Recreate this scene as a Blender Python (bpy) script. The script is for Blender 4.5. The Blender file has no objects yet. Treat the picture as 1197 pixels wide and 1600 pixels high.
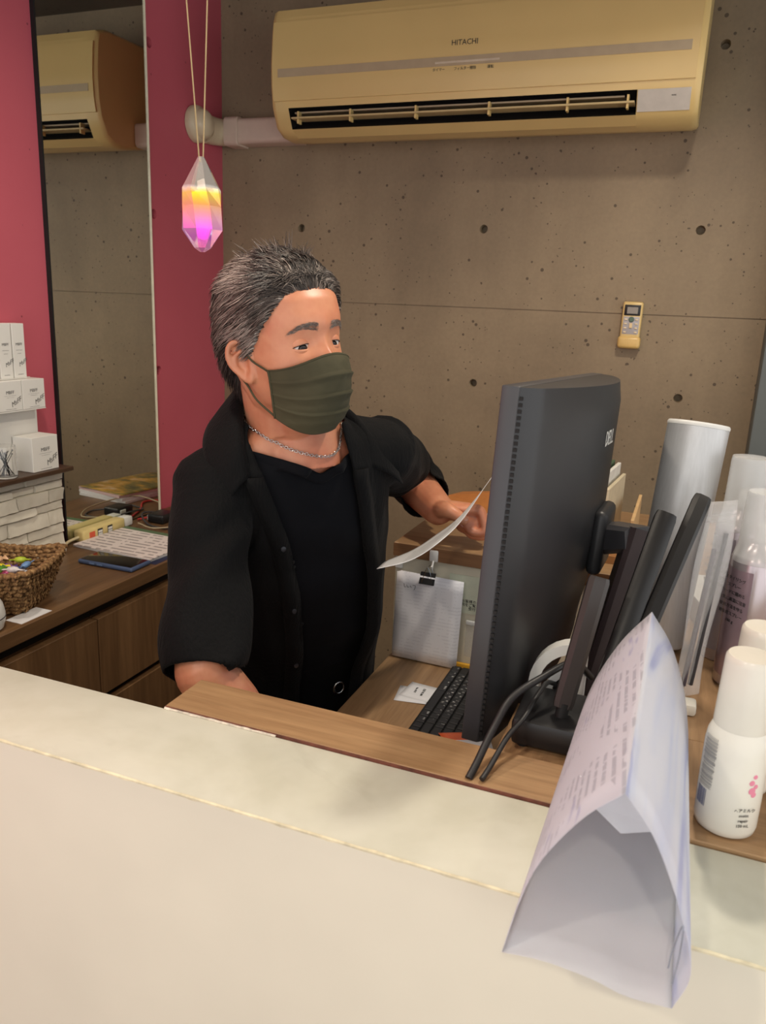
import bpy, bmesh, math, random
from math import sin, cos, pi, radians, sqrt, atan2, exp
from mathutils import Vector, Matrix, noise

random.seed(7)
S = bpy.context.scene
COL = S.collection

# ------------------------------------------------------------------ camera
def cam_setup():
    yaw, pitch, roll = radians(20.686), radians(14.561), radians(2.452)
    fw = Vector((-sin(yaw)*cos(pitch), cos(yaw)*cos(pitch), -sin(pitch)))
    rt = Vector((cos(yaw), sin(yaw), 0)); up = rt.cross(fw)
    r2 = cos(roll)*rt + sin(roll)*up; u2 = -sin(roll)*rt + cos(roll)*up
    cd = bpy.data.cameras.new('camera'); co = bpy.data.objects.new('camera', cd); COL.objects.link(co)
    m = Matrix((r2, u2, -fw)).transposed().to_4x4(); m.translation = (0, 0, 1.5)
    co.matrix_world = m
    cd.sensor_fit = 'AUTO'; cd.sensor_width = 36.0; cd.lens = 1223.16/1600*36.0
    cd.clip_start = 0.02; cd.clip_end = 60
    cd.dof.use_dof = True; cd.dof.focus_distance = 1.25; cd.dof.aperture_fstop = 10.0
    S.camera = co
cam_setup()

# ------------------------------------------------------------------ world, exposure
W = bpy.data.worlds.new('world'); S.world = W; W.use_nodes = True
bgn = W.node_tree.nodes['Background']
bgn.inputs[0].default_value = (1.0, 0.985, 0.97, 1); bgn.inputs[1].default_value = 1.45
S.view_settings.view_transform = 'Standard'
S.view_settings.look = 'None'
S.view_settings.exposure = 0.0
S.view_settings.gamma = 1.0
S.view_settings.use_curve_mapping = False

# ------------------------------------------------------------------ helpers
def lin(c):
    c = c/255.0
    return c/12.92 if c <= 0.04045 else ((c+0.055)/1.055)**2.4
def rgb(*c): return (lin(c[0]), lin(c[1]), lin(c[2]), 1.0)

class NT:
    def __init__(s, name):
        s.m = bpy.data.materials.new(name); s.m.use_nodes = True
        s.t = s.m.node_tree; s.n = s.t.nodes; s.l = s.t.links
        s.b = s.n['Principled BSDF']; s._co = None
    def node(s, ty, **kw):
        n = s.n.new(ty)
        for k, v in kw.items(): setattr(n, k, v)
        return n
    def co(s):
        if s._co is None: s._co = s.node('ShaderNodeTexCoord')
        return s._co.outputs['Object']
    def mapped(s, scale=(1, 1, 1), rot=(0, 0, 0), loc=(0, 0, 0)):
        mp = s.node('ShaderNodeMapping'); s.l.new(s.co(), mp.inputs[0])
        mp.inputs['Scale'].default_value = scale; mp.inputs['Rotation'].default_value = rot
        mp.inputs['Location'].default_value = loc
        return mp.outputs[0]
    def noise(s, scale, detail=4, vec=None, rough=0.55, dist=0.0):
        n = s.node('ShaderNodeTexNoise'); s.l.new(vec if vec else s.co(), n.inputs['Vector'])
        n.inputs['Scale'].default_value = scale; n.inputs['Detail'].default_value = detail
        n.inputs['Roughness'].default_value = rough; n.inputs['Distortion'].default_value = dist
        return n.outputs['Fac']
    def ramp(s, fac, stops):
        r = s.node('ShaderNodeValToRGB'); s.l.new(fac, r.inputs[0]); e = r.color_ramp.elements
        e[0].position, e[0].color = stops[0]; e[1].position, e[1].color = stops[-1]
        for p, c in stops[1:-1]:
            k = e.new(p); k.color = c
        return r.outputs[0]
    def mix(s, fac, a, b, mode='MIX'):
        m = s.node('ShaderNodeMix', data_type='RGBA', blend_type=mode)
        for i, v in ((0, fac), (6, a), (7, b)):
            if isinstance(v, (float, int)): m.inputs[i].default_value = v
            elif isinstance(v, tuple): m.inputs[i].default_value = v
            else: s.l.new(v, m.inputs[i])
        return m.outputs[2]
    def math(s, op, a, b=None):
        m = s.node('ShaderNodeMath', operation=op)
        for i, v in ((0, a), (1, b)):
            if v is None: continue
            if isinstance(v, (float, int)): m.inputs[i].default_value = v
            else: s.l.new(v, m.inputs[i])
        return m.outputs[0]
    def set(s, **kw):
        for k, v in kw.items():
            k = k.replace('_', ' ')
            inp = s.b.inputs[k]
            if hasattr(v, 'is_linked') or hasattr(v, 'links'): s.l.new(v, inp)
            else: inp.default_value = v
        return s
    def bump(s, h, strength=0.3, dist=0.002):
        b = s.node('ShaderNodeBump'); b.inputs['Strength'].default_value = strength
        b.inputs['Distance'].default_value = dist; s.l.new(h, b.inputs['Height'])
        s.l.new(b.outputs[0], s.b.inputs['Normal'])
        return s

def plain(name, c, rough=0.5, metal=0.0, var=0.08, scale=30, bump=0.0, bscale=200, spec=0.5, **kw):
    n = NT(name); col = rgb(*c)
    dark = tuple(x*(1-var) for x in col[:3])+(1,); light = tuple(min(1, x*(1+var)) for x in col[:3])+(1,)
    n.set(Base_Color=n.ramp(n.noise(scale, 3), [(0.3, dark), (0.7, light)]), Roughness=rough, Metallic=metal)
    n.b.inputs['Specular IOR Level'].default_value = spec
    if bump: n.bump(n.noise(bscale, 3), bump, 0.001)
    n.set(**kw)
    return n.m

def wood(name, c1, c2, axis, rough=0.45, scale=1.0):
    n = NT(name)
    sc = [28*scale]*3; sc[axis] = 1.6*scale
    sc2 = [140*scale]*3; sc2[axis] = 7*scale
    a = n.noise(1.0, 6, n.mapped(tuple(sc)), 0.6, 0.6)
    b = n.noise(1.0, 4, n.mapped(tuple(sc2)), 0.7)
    c = n.ramp(a, [(0.28, rgb(*c1)), (0.5, rgb(*[(x+y)/2 for x, y in zip(c1, c2)])), (0.72, rgb(*c2))])
    d = n.ramp(b, [(0.35, (0.72, 0.70, 0.68, 1)), (0.6, (1, 1, 1, 1))])
    n.set(Base_Color=n.mix(0.7, c, d, 'MULTIPLY'), Roughness=rough)
    n.bump(b, 0.15, 0.0006)
    return n.m

def glass(name, c=(255, 255, 255), rough=0.02, ior=1.45):
    n = NT(name); n.set(Base_Color=rgb(*c), Roughness=rough, IOR=ior)
    n.b.inputs['Transmission Weight'].default_value = 1.0
    return n.m

OFF = {}
class MB:
    def __init__(s): s.v = []; s.f = []; s.mi = []
    def add(s, vs, fs, mi=0, M=None):
        o = len(s.v)
        for p in vs:
            p = Vector(p); s.v.append(M @ p if M is not None else p)
        for f in fs: s.f.append([i+o for i in f]); s.mi.append(mi)
        return s
    def box(s, lo, hi, mi=0, M=None):
        (x0, y0, z0), (x1, y1, z1) = lo, hi
        vs = [(x0,y0,z0),(x1,y0,z0),(x1,y1,z0),(x0,y1,z0),(x0,y0,z1),(x1,y0,z1),(x1,y1,z1),(x0,y1,z1)]
        fs = [(0,3,2,1),(4,5,6,7),(0,1,5,4),(1,2,6,5),(2,3,7,6),(3,0,4,7)]
        return s.add(vs, fs, mi, M)
    def rbox(s, lo, hi, r=0.003, seg=2, mi=0, M=None):
        bm = bmesh.new(); bmesh.ops.create_cube(bm, size=1)
        c = [(a+b)/2 for a, b in zip(lo, hi)]; d = [b-a for a, b in zip(lo, hi)]
        for v in bm.verts: v.co = Vector((c[0]+v.co.x*d[0], c[1]+v.co.y*d[1], c[2]+v.co.z*d[2]))
        r = min(r, min(abs(x) for x in d)*0.49)
        bmesh.ops.bevel(bm, geom=list(bm.edges), offset=r, segments=seg, profile=0.5, affect='EDGES')
        bm.verts.index_update()
        s.add([v.co.copy() for v in bm.verts], [[v.index for v in f.verts] for f in bm.faces], mi, M)
        bm.free(); return s
    def rings(s, rs, close=True, caps=True, mi=0, M=None):
        n = len(rs[0]); vs = [p for r in rs for p in r]; fs = []
        for i in range(len(rs)-1):
            for j in range(n if close else n-1):
                k = (j+1) % n
                fs.append((i*n+j, i*n+k, (i+1)*n+k, (i+1)*n+j))
        if caps and close:
            fs.append(tuple(reversed(range(n)))); fs.append(tuple((len(rs)-1)*n+j for j in range(n)))
        return s.add(vs, fs, mi, M)
    def lathe(s, prof, seg=32, c=(0, 0, 0), mi=0, M=None, caps=True):
        rs = [[(c[0]+r*cos(2*pi*j/seg), c[1]+r*sin(2*pi*j/seg), c[2]+z) for j in range(seg)] for r, z in prof]
        return s.rings(rs, True, caps, mi, M)
    def tube(s, path, rad, seg=8, mi=0, M=None, round_ends=False):
        P = [Vector(p) for p in path]; n = len(P)
        R = list(rad) if hasattr(rad, '__len__') else [rad]*n
        if round_ends:
            d0 = (P[0]-P[1]).normalized(); d1 = (P[-1]-P[-2]).normalized()
            pre = [(P[0]+d0*R[0]*sin(a), R[0]*cos(a)) for a in (radians(82), radians(55), radians(28))]
            post = [(P[-1]+d1*R[-1]*sin(a), R[-1]*cos(a)) for a in (radians(28), radians(55), radians(82))]
            P = [p for p, _ in pre]+P+[p for p, _ in post]; R = [r for _, r in pre]+R+[r for _, r in post]; n = len(P)
        T = []
        for i in range(n):
            t = (P[min(i+1, n-1)]-P[max(i-1, 0)])
            T.append(t.normalized() if t.length > 1e-9 else Vector((0, 0, 1)))
        u = T[0].orthogonal().normalized(); rs = []
        for i in range(n):
            u = (u-T[i]*u.dot(T[i]))
            u = u.normalized() if u.length > 1e-6 else T[i].orthogonal().normalized()
            w = T[i].cross(u)
            rs.append([P[i]+(u*cos(2*pi*j/seg)+w*sin(2*pi*j/seg))*R[i] for j in range(seg)])
        return s.rings(rs, True, True, mi, M)
    def grid(s, fn, nu, nv, mi=0, M=None):
        vs = [fn(i/nu, j/nv) for j in range(nv+1) for i in range(nu+1)]
        fs = [(j*(nu+1)+i, j*(nu+1)+i+1, (j+1)*(nu+1)+i+1, (j+1)*(nu+1)+i) for j in range(nv) for i in range(nu)]
        return s.add(vs, fs, mi, M)
    def sphere(s, c, r, seg=16, ring=10, mi=0, M=None):
        r = r if hasattr(r, '__len__') else (r, r, r); rs = []
        for i in range(ring+1):
            a = -pi/2+pi*min(max(i/ring, 0.004), 0.996)
            rs.append([(c[0]+r[0]*cos(a)*cos(2*pi*j/seg), c[1]+r[1]*cos(a)*sin(2*pi*j/seg), c[2]+r[2]*sin(a)) for j in range(seg)])
        return s.rings(rs, True, True, mi, M)
    def torus(s, c, R, r, axis='z', seg=24, sg=8, mi=0, M=None, sx=1.0):
        rs = []
        for i in range(seg+1):
            a = 2*pi*i/seg; ring = []
            for j in range(sg):
                b = 2*pi*j/sg; q = R+r*cos(b)
                p = (q*cos(a)*sx, q*sin(a), r*sin(b))
                if axis == 'x': p = (p[2], p[0], p[1])
                elif axis == 'y': p = (p[0], p[2], p[1])
                ring.append((c[0]+p[0], c[1]+p[1], c[2]+p[2]))
            rs.append(ring)
        return s.rings(rs, True, False, mi, M)
    def mesh(s, name, mats, smooth=35, off=None):
        me = bpy.data.meshes.new(name)
        o = off if off is not None else Vector((0, 0, 0))
        me.from_pydata([tuple(v-o) for v in s.v], [], s.f); me.update()
        for m in (mats if isinstance(mats, (list, tuple)) else [mats]): me.materials.append(m)
        for p, k in zip(me.polygons, s.mi): p.material_index = k
        if smooth:
            me.shade_smooth()
            if smooth < 180: me.set_sharp_from_angle(angle=radians(smooth))
        return me
    def build(s, name, mats, parent=None, smooth=35, local=False, solid=0, off=0):
        o_ = Vector((0, 0, 0)) if (local or parent is None) else OFF.get(parent.name, Vector((0, 0, 0)))
        ob = bpy.data.objects.new(name, s.mesh(name, mats, smooth, o_)); COL.objects.link(ob)
        if parent is not None:
            ob.parent = parent; OFF[ob.name] = OFF.get(parent.name, Vector((0, 0, 0)))
        if solid:
            md = ob.modifiers.new('solid', 'SOLIDIFY'); md.thickness = solid; md.offset = off
        return ob

def tag(o, label=None, cat=None, group=None, kind=None):
    if label: o['label'] = label
    if cat: o['category'] = cat
    if group: o['group'] = group
    if kind: o['kind'] = kind
    return o
def thing(name, loc, label, cat, group=None, rotz=0):
    e = bpy.data.objects.new(name, None); COL.objects.link(e); e.location = loc; e.rotation_euler = (0, 0, rotz)
    e.empty_display_size = 0.05
    OFF[e.name] = Vector(loc)
    return tag(e, label, cat, group)
def struct(name, mb, m, smooth=0, parent=None):
    o = mb.build(name, m, parent, smooth)
    if parent is None: o['kind'] = 'structure'
    return o
def frame(o, x, y):
    """matrix: local x,y axes and origin -> world"""
    x = Vector(x).normalized(); y = Vector(y); y = (y-x*y.dot(x)).normalized(); z = x.cross(y)
    m = Matrix((x, y, z)).transposed().to_4x4(); m.translation = o
    return m
def text(name, body, size, M, mat, parent, shear=0.0, align='CENTER', extrude=0.0002, space=1.0):
    cu = bpy.data.curves.new(name, 'FONT'); cu.body = body; cu.size = size; cu.align_x = align; cu.align_y = 'CENTER'
    cu.shear = shear; cu.extrude = extrude; cu.space_character = space; cu.resolution_u = 2
    to = bpy.data.objects.new('tmp', cu); COL.objects.link(to)
    dg = bpy.context.evaluated_depsgraph_get()
    me = bpy.data.meshes.new_from_object(to.evaluated_get(dg))
    bpy.data.objects.remove(to); bpy.data.curves.remove(cu)
    me.transform(M)
    if parent is not None: me.transform(Matrix.Translation(-OFF.get(parent.name, Vector((0, 0, 0)))))
    me.materials.clear(); me.materials.append(mat); me.name = name
    ob = bpy.data.objects.new(name, me); COL.objects.link(ob)
    if parent is not None: ob.parent = parent; OFF[ob.name] = OFF.get(parent.name, Vector((0, 0, 0)))
    return ob
def blob(mb, voxel, smooth_it=3, factor=0.5):
    """union of overlapping closed shapes as one continuous skin"""
    me = mb.mesh('tmpblob', [], 0)
    ob = bpy.data.objects.new('tmpblob', me); COL.objects.link(ob)
    r = ob.modifiers.new('r', 'REMESH'); r.mode = 'VOXEL'; r.voxel_size = voxel; r.adaptivity = 0
    sm = ob.modifiers.new('s', 'SMOOTH'); sm.factor = factor; sm.iterations = smooth_it
    dg = bpy.context.evaluated_depsgraph_get()
    out = bpy.data.meshes.new_from_object(ob.evaluated_get(dg))
    bpy.data.objects.remove(ob); bpy.data.meshes.remove(me)
    return out
def mesh_obj(name, me, mat, parent, smooth=True):
    me.name = name; me.materials.clear(); me.materials.append(mat)
    o_ = OFF.get(parent.name, Vector((0, 0, 0))); me.transform(Matrix.Translation(-o_))
    if smooth: me.shade_smooth()
    ob = bpy.data.objects.new(name, me); COL.objects.link(ob); ob.parent = parent; OFF[ob.name] = o_
    return ob
def lerp(a, b, t): return a+(b-a)*t
def sstep(a, b, x):
    t = min(max((x-a)/(b-a), 0), 1); return t*t*(3-2*t)
def table(tb, x):
    if x <= tb[0][0]: return tb[0][1:]
    for p, q in zip(tb, tb[1:]):
        if x <= q[0]:
            t = (x-p[0])/(q[0]-p[0]); t2 = t*t*(3-2*t)*0.35+t*0.65
            return tuple(lerp(a, b, t2) for a, b in zip(p[1:], q[1:]))
    return tb[-1][1:]
def spline(pts, n=8):
    P = [Vector(p) for p in pts]; P = [P[0]*2-P[1]]+P+[P[-1]*2-P[-2]]; out = []
    for i in range(1, len(P)-2):
        a, b, c, d = P[i-1:i+3]
        for k in range(n):
            t = k/n
            out.append(0.5*((2*b)+(c-a)*t+(2*a-5*b+4*c-d)*t*t+(3*b-a-3*c+d)*t**3))
    out.append(P[-2]); return out

def translucent(m, amount=0.35, col=(0.92, 0.92, 0.93, 1)):
    """thin paper: part of the light passes through"""
    nt = m.node_tree; out = nt.nodes['Material Output']; b = nt.nodes['Principled BSDF']
    tr = nt.nodes.new('ShaderNodeBsdfTranslucent'); mx = nt.nodes.new('ShaderNodeMixShader'); mx.inputs[0].default_value = amount
    tr.inputs[0].default_value = col
    nt.links.new(b.outputs[0], mx.inputs[1]); nt.links.new(tr.outputs[0], mx.inputs[2]); nt.links.new(mx.outputs[0], out.inputs[0])
    return m

# ------------------------------------------------------------------ surface materials
def concrete(name, c1, c2, seed=0.0):
    n = NT(name)
    big = n.noise(1.6, 5, n.mapped(loc=(seed, 0, 0)), 0.6, 0.3)
    st = n.noise(1.0, 4, n.mapped((9, 9, 1.1)), 0.6)
    fine = n.noise(90, 4)
    c = n.ramp(big, [(0.3, rgb(*c1)), (0.7, rgb(*c2))])
    c = n.mix(0.55, c, n.ramp(st, [(0.3, (0.80, 0.79, 0.78, 1)), (0.62, (1, 1, 1, 1))]), 'MULTIPLY')
    c = n.mix(0.5, c, n.ramp(fine, [(0.3, (0.78, 0.77, 0.76, 1)), (0.7, (1.0, 1.0, 1.0, 1))]), 'MULTIPLY')
    def pits(scale, thr, keep):
        v = n.node('ShaderNodeTexVoronoi'); v.inputs['Scale'].default_value = scale
        n.l.new(n.co(), v.inputs['Vector'])
        pick = n.math('GREATER_THAN', n.noise(scale*0.23, 2), keep)
        sz = n.math('MULTIPLY', n.noise(scale*0.9, 1), thr*2)
        return n.math('MULTIPLY', n.math('LESS_THAN', v.outputs['Distance'], sz), pick)
    p = n.math('MAXIMUM', pits(30, 0.115, 0.47), pits(66, 0.12, 0.52))
    c = n.mix(n.math('MULTIPLY', p, 0.72), c, rgb(50, 38, 28))
    n.set(Base_Color=c, Roughness=n.math('ADD', n.math('MULTIPLY', fine, 0.25), 0.5))
    n.bump(n.math('SUBTRACT', n.math('MULTIPLY', fine, 0.35), p), 0.35, 0.002)
    return n.m
m_conc = concrete('concrete_warm', (130, 114, 92), (160, 142, 114))
m_ceil = concrete('concrete_ceiling', (96, 88, 78), (112, 102, 90), 3.0)
def pinkwall():
    n = NT('pink_paint')
    c = n.ramp(n.noise(2.2, 4), [(0.3, rgb(190, 86, 100)), (0.7, rgb(198, 93, 107))])
    v = n.node('ShaderNodeTexVoronoi'); v.inputs['Scale'].default_value = 26; n.l.new(n.co(), v.inputs['Vector'])
    p = n.math('MULTIPLY', n.math('LESS_THAN', v.outputs['Distance'], 0.07), n.math('GREATER_THAN', n.noise(7, 2), 0.53))
    n.set(Base_Color=n.mix(n.math('MULTIPLY', p, 0.6), c, rgb(95, 30, 40)), Roughness=0.55)
    n.bump(n.math('SUBTRACT', n.math('MULTIPLY', n.noise(60, 3), 0.3), p), 0.25, 0.001)
    return n.m
m_pink = pinkwall()
m_grey = plain('grey_paint', (98, 106, 106), 0.5, var=0.05, scale=4)
m_floor = plain('floor_vinyl', (120, 105, 90), 0.5, var=0.1, scale=6)
m_dark = plain('dark_gap', (18, 15, 13), 0.8)
def mirrormat():
    n = NT('mirror_silver'); n.set(Base_Color=(0.80, 0.83, 0.78, 1), Metallic=1.0, Roughness=0.004); return n.m
m_mirror = mirrormat()
m_walnut = wood('walnut_laminate', (88, 63, 41), (130, 98, 66), 1, 0.42)
m_walnut_v = wood('walnut_front', (98, 70, 44), (138, 104, 70), 2, 0.5)
m_oak = wood('oak_laminate', (142, 108, 74), (180, 146, 106), 0, 0.42)
m_oak_y = wood('oak_desk', (140, 107, 74), (176, 142, 104), 1, 0.42)
m_oak_edge = wood('oak_edge', (124, 86, 54), (154, 112, 76), 0, 0.5)
def cream_paint():
    n = NT('cream_counter_paint')
    a = n.noise(3.2, 5, None, 0.65, 0.4); b = n.noise(16, 4); d = n.noise(220, 2)
    c = n.ramp(a, [(0.3, rgb(194, 195, 180)), (0.65, rgb(214, 215, 200))])
    c = n.mix(0.5, c, n.ramp(b, [(0.32, (0.86, 0.85, 0.80, 1)), (0.6, (1, 1, 1, 1))]), 'MULTIPLY')
    # worn grey smudges: stains with their own shape
    c = n.mix(n.math('MULTIPLY', n.ramp(n.noise(5.0, 5, n.mapped(loc=(1.3, 0.2, 0)), 0.6, 0.8), [(0.56, (0, 0, 0, 1)), (0.74, (1, 1, 1, 1))]), 0.30), c, rgb(128, 124, 104))
    n.set(Base_Color=c, Roughness=0.45); n.bump(n.math('ADD', n.math('MULTIPLY', d, 0.4), b), 0.12, 0.001)
    return n.m
m_cream = cream_paint()
m_creamface = plain('cream_counter_front', (222, 218, 200), 0.42, var=0.05, scale=3.5, bump=0.05, bscale=60)
m_chip = plain('chipped_edge', (216, 208, 178), 0.7, var=0.22, scale=60)
m_white = plain('white_plastic', (226, 226, 222), 0.35, var=0.02)
m_paper = plain('white_paper', (228, 228, 230), 0.75, var=0.02, scale=12)
m_black = plain('black_plastic', (24, 24, 26), 0.38, var=0.05)
m_blackm = plain('black_matte', (14, 14, 15), 0.7, var=0.05)
m_ink = plain('ink', (40, 40, 42), 0.6)
m_metal = plain('bright_metal', (200, 200, 200), 0.22, 1.0, var=0.05)

# ------------------------------------------------------------------ room
XW, YW, ZC = -1.512, 2.38, 2.42
def holed_wall(origin, ue, ve, us, vs, hole_r=0.0125, depth=0.03, groove_v=None, seg=16, thick=0.12, skip=None):
    """wall built from cells, each with one cone-tie hole in its middle"""
    o = Vector(origin); ue = Vector(ue); ve = Vector(ve); nrm = ue.cross(ve).normalized()
    mb = MB()
    def pt(u, v, d=0): return o+ue*u+ve*v-nrm*d
    for (u0, u1, uh) in us:
        for (v0, v1, vh) in vs:
            hole = uh is not None and vh is not None and not (skip and skip(uh, vh))
            g0 = 0.0015 if groove_v and abs(v0-groove_v) < 1e-4 else 0
            g1 = 0.0015 if groove_v and abs(v1-groove_v) < 1e-4 else 0
            a, b = v0+g0, v1-g1
            if not hole:
                mb.add([pt(u0, a), pt(u1, a), pt(u1, b), pt(u0, b)], [(0, 1, 2, 3)])
            else:
                outer = []; n4 = seg//4
                cs = [(u0, a), (u1, a), (u1, b), (u0, b)]
                for k in range(4):
                    p, q = cs[k], cs[(k+1) % 4]
                    for j in range(n4): outer.append((lerp(p[0], q[0], j/n4), lerp(p[1], q[1], j/n4)))
                ring = []; ring2 = []; ring3 = []
                for j in range(seg):
                    an = -3*pi/4+2*pi*j/seg
                    ring.append((uh+hole_r*cos(an), vh+hole_r*sin(an)))
                    ring2.append((uh+hole_r*0.86*cos(an), vh+hole_r*0.86*sin(an)))
                vsx = [pt(*p) for p in outer]+[pt(*p) for p in ring]+[pt(p[0], p[1], depth*0.25) for p in ring2]+[pt(p[0], p[1], depth) for p in ring2]
                fs = []
                for j in range(seg):
                    k = (j+1) % seg
                    for r in range(3): fs.append((r*seg+j, r*seg+k, (r+1)*seg+k, (r+1)*seg+j))
                fs.append(tuple(3*seg+j for j in range(seg)))
                mb.add(vsx, fs)
            if g0: mb.add([pt(u0, v0, 0.003), pt(u1, v0, 0.003), pt(u1, a, 0.003), pt(u0, a, 0.003), pt(u0, a), pt(u1, a)], [(0, 1, 2, 3), (3, 2, 5, 4)])
            if g1: mb.add([pt(u0, b, 0.003), pt(u1, b, 0.003), pt(u1, v1, 0.003), pt(u0, v1, 0.003), pt(u0, b), pt(u1, b)], [(0, 1, 2, 3), (4, 5, 1, 0)])
    # solid body behind
    U0, U1, V0, V1 = us[0][0], us[-1][1], vs[0][0], vs[-1][1]
    c = [pt(U0, V0, thick), pt(U1, V0, thick), pt(U1, V1, thick), pt(U0, V1, thick), pt(U0, V0), pt(U1, V0), pt(U1, V1), pt(U0, V1)]
    mb.add(c, [(0, 3, 2, 1), (0, 1, 5, 4), (1, 2, 6, 5), (2, 3, 7, 6), (3, 0, 4, 7)])
    return mb
vrows = [(0.0, 0.1635, None), (0.1635, 0.6135, 0.3885), (0.6135, 1.0635, 0.8385), (1.0635, 1.5135, 1.2885), (1.5135, 1.9635, 1.7385), (1.9635, ZC, 2.1855)]
ucols = [(-1.52, -0.92, -1.22), (-0.92, -0.32, -0.62), (-0.32, 0.28, -0.022), (0.28, 0.88, 0.578), (0.88, 1.48, 1.178), (1.48, 2.2, None)]
struct('wall_back', holed_wall((0, YW, 0), (1, 0, 0), (0, 0, 1), ucols, vrows, groove_v=1.5135), m_conc, 20)
# left wall runs towards the viewer, its face looks to +X
struct('wall_left', holed_wall((XW, 0, 0), (0, 1, 0), (0, 0, 1), [(-1.2, 0.52, None), (0.52, 1.12, 0.82), (1.12, 1.72, 1.42), (1.72, 2.38, 2.012)], vrows, hole_r=0.014), m_pink, 20)
struct('floor', MB().box((-1.7, -1.6, -0.1), (2.2, 2.5, 0.0)), m_floor)
struct('ceiling', MB().box((-1.64, -1.2, ZC), (2.2, 2.5, ZC+0.12)), m_ceil)
struct('wall_right', MB().rbox((0.172, 2.28, 0.0), (0.62, 2.38, ZC), 0.004), m_grey, 35)

# ceiling downlights (the lamps that light the room, some added out of view as fill)
m_lamp = NT('lamp_glow'); m_lamp.set(Base_Color=(1, 0.9, 0.75, 1)); m_lamp.b.inputs['Emission Color'].default_value = (1, 0.82, 0.6, 1); m_lamp.b.inputs['Emission Strength'].default_value = 6; m_lamp = m_lamp.m
def downlight(x, y, power, label, col=(1.0, 0.88, 0.73), size=150, rad=0.045):
    t = thing('downlight', (x, y, ZC), label, 'light', 'ceiling downlights')
    MB().lathe([(0.060, 0.0), (0.060, -0.006), (0.050, -0.008), (0.044, -0.004), (0.044, 0.0)], 28, (x, y, ZC)).build('trim_ring', m_white, t)
    MB().lathe([(0.044, 0.0), (0.044, -0.002)], 28, (x, y, ZC)).build('lamp_disc', m_lamp, t)
    ld = bpy.data.lights.new('downlight_lamp', 'SPOT'); ld.energy = power; ld.color = col
    ld.spot_size = radians(size); ld.spot_blend = 0.7; ld.shadow_soft_size = rad
    lo = bpy.data.objects.new('downlight_lamp', ld); COL.objects.link(lo); lo.parent = t; lo.location = (0, 0, -0.03)
downlight(0.02, 1.45, 38, 'round ceiling downlight above the back end of the reception desk')
downlight(-0.95, 0.95, 23, 'round ceiling downlight above the man in the black shirt')
downlight(-0.40, 0.42, 13, 'added fill downlight on the ceiling above the cream counter top')  # unseen lamp added to brighten the hung papers, face and hand
downlight(0.75, 0.70, 10, 'round ceiling downlight beyond the spray cans on the right')
downlight(0.15, -0.85, 30, 'added fill downlight on the ceiling behind the viewer on the right')  # unseen lamp added to brighten the counter's front face
downlight(-0.95, -0.75, 38, 'added fill downlight on the ceiling behind the viewer on the left')  # likewise an unseen added lamp, lifting the counter front from the left

# mirror on the pink wall
MY0, MY1 = 1.583, 1.986
t = thing('wall_mirror', (XW, 1.78, 0.853), 'tall frameless mirror on the pink wall standing on the brown worktop', 'mirror')
mb = MB(); mb.add([(XW+0.008, MY0+0.003, 0.856), (XW+0.008, MY1-0.003, 0.856), (XW+0.008, MY1-0.003, 2.40), (XW+0.008, MY0+0.003, 2.40)], [(0, 1, 2, 3)]); mb.build('mirror_glass', m_mirror, t, 0)
mb = MB(); mb.box((XW, MY0+0.001, 0.853), (XW+0.0075, MY1-0.001, 2.402)); mb.build('backing', m_blackm, t, 0)
mb = MB(); mb.box((XW, MY0-0.003, 0.853), (XW+0.011, MY0+0.002, 2.403)); mb.build('edge_strip', m_blackm, t, 0)['label'] = 'black edge strip'
mb = MB(); mb.box((XW, MY1-0.002, 0.853), (XW+0.011, MY1+0.002, 2.403)); mb.build('edge_strip', plain('polished_edge', (235, 225, 200), 0.2), t, 0)['label'] = 'bright polished edge strip'

# ------------------------------------------------------------------ left cabinet with brown worktop
XD, ZD = -1.182, 0.852
top = MB().rbox((XW+0.002, 0.35, ZD-0.034), (XD, 2.376, ZD), 0.0015, 1)
tag(top.build('worktop', m_walnut), 'dark brown wooden worktop along the pink wall', 'worktop')
def cabinet(y0, y1, label):
    t = thing('drawer_cabinet', (XD-0.16, (y0+y1)/2, 0), label, 'cabinet', 'brown drawer cabinets under the worktop')
    MB().box((XW+0.004, y0+0.001, 0.06), (XD-0.030, y1-0.001, ZD-0.035)).build('body', m_walnut_v, t, 0)
    MB().box((XW+0.05, y0+0.001, 0.0), (XD-0.07, y1-0.001, 0.059)).build('plinth', m_dark, t, 0)
    MB().box((XD-0.030, y0+0.001, 0.79), (XD-0.0265, y1-0.001, ZD-0.036)).build('finger_groove', m_dark, t, 0)
    for z0, z1 in ((0.592, 0.785), (0.34, 0.572), (0.08, 0.32)):
        MB().rbox((XD-0.026, y0+0.0015, z0), (XD-0.006, y1-0.0015, z1), 0.0012, 1).build('drawer_front', m_walnut_v, t)
        if z0 < 0.5: MB().box((XD-0.029, y0+0.001, z1), (XD-0.027, y1-0.001, z1+0.02)).build('finger_groove', m_dark, t, 0)
cabinet(0.40, 0.86, 'brown drawer cabinet nearest the counter, leftmost under the worktop')
cabinet(0.86, 1.33, 'brown drawer cabinet under the woven basket')
cabinet(1.33, 1.85, 'brown drawer cabinet below the blue phone, beside the man')
cabinet(1.85, 2.37, 'brown drawer cabinet in the corner behind the man')

# ------------------------------------------------------------------ reception counter
ZT = 1.02; YN, YF, YI = 0.576, 0.711, 0.788
mb = MB(); mb.box((-1.17, YN+0.0012, 0.0), (0.9, YF, ZT-0.0032))
t = thing('reception_counter', (-0.2, 0.65, 0), 'cream painted reception counter wall with worn edges at the front', 'counter')
mb.build('front_panel', m_creamface, t, 0)
MB().rbox((-1.17, YN, ZT-0.003), (0.9, YF, ZT), 0.0006, 2).build('top_board', m_cream, t)
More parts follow.
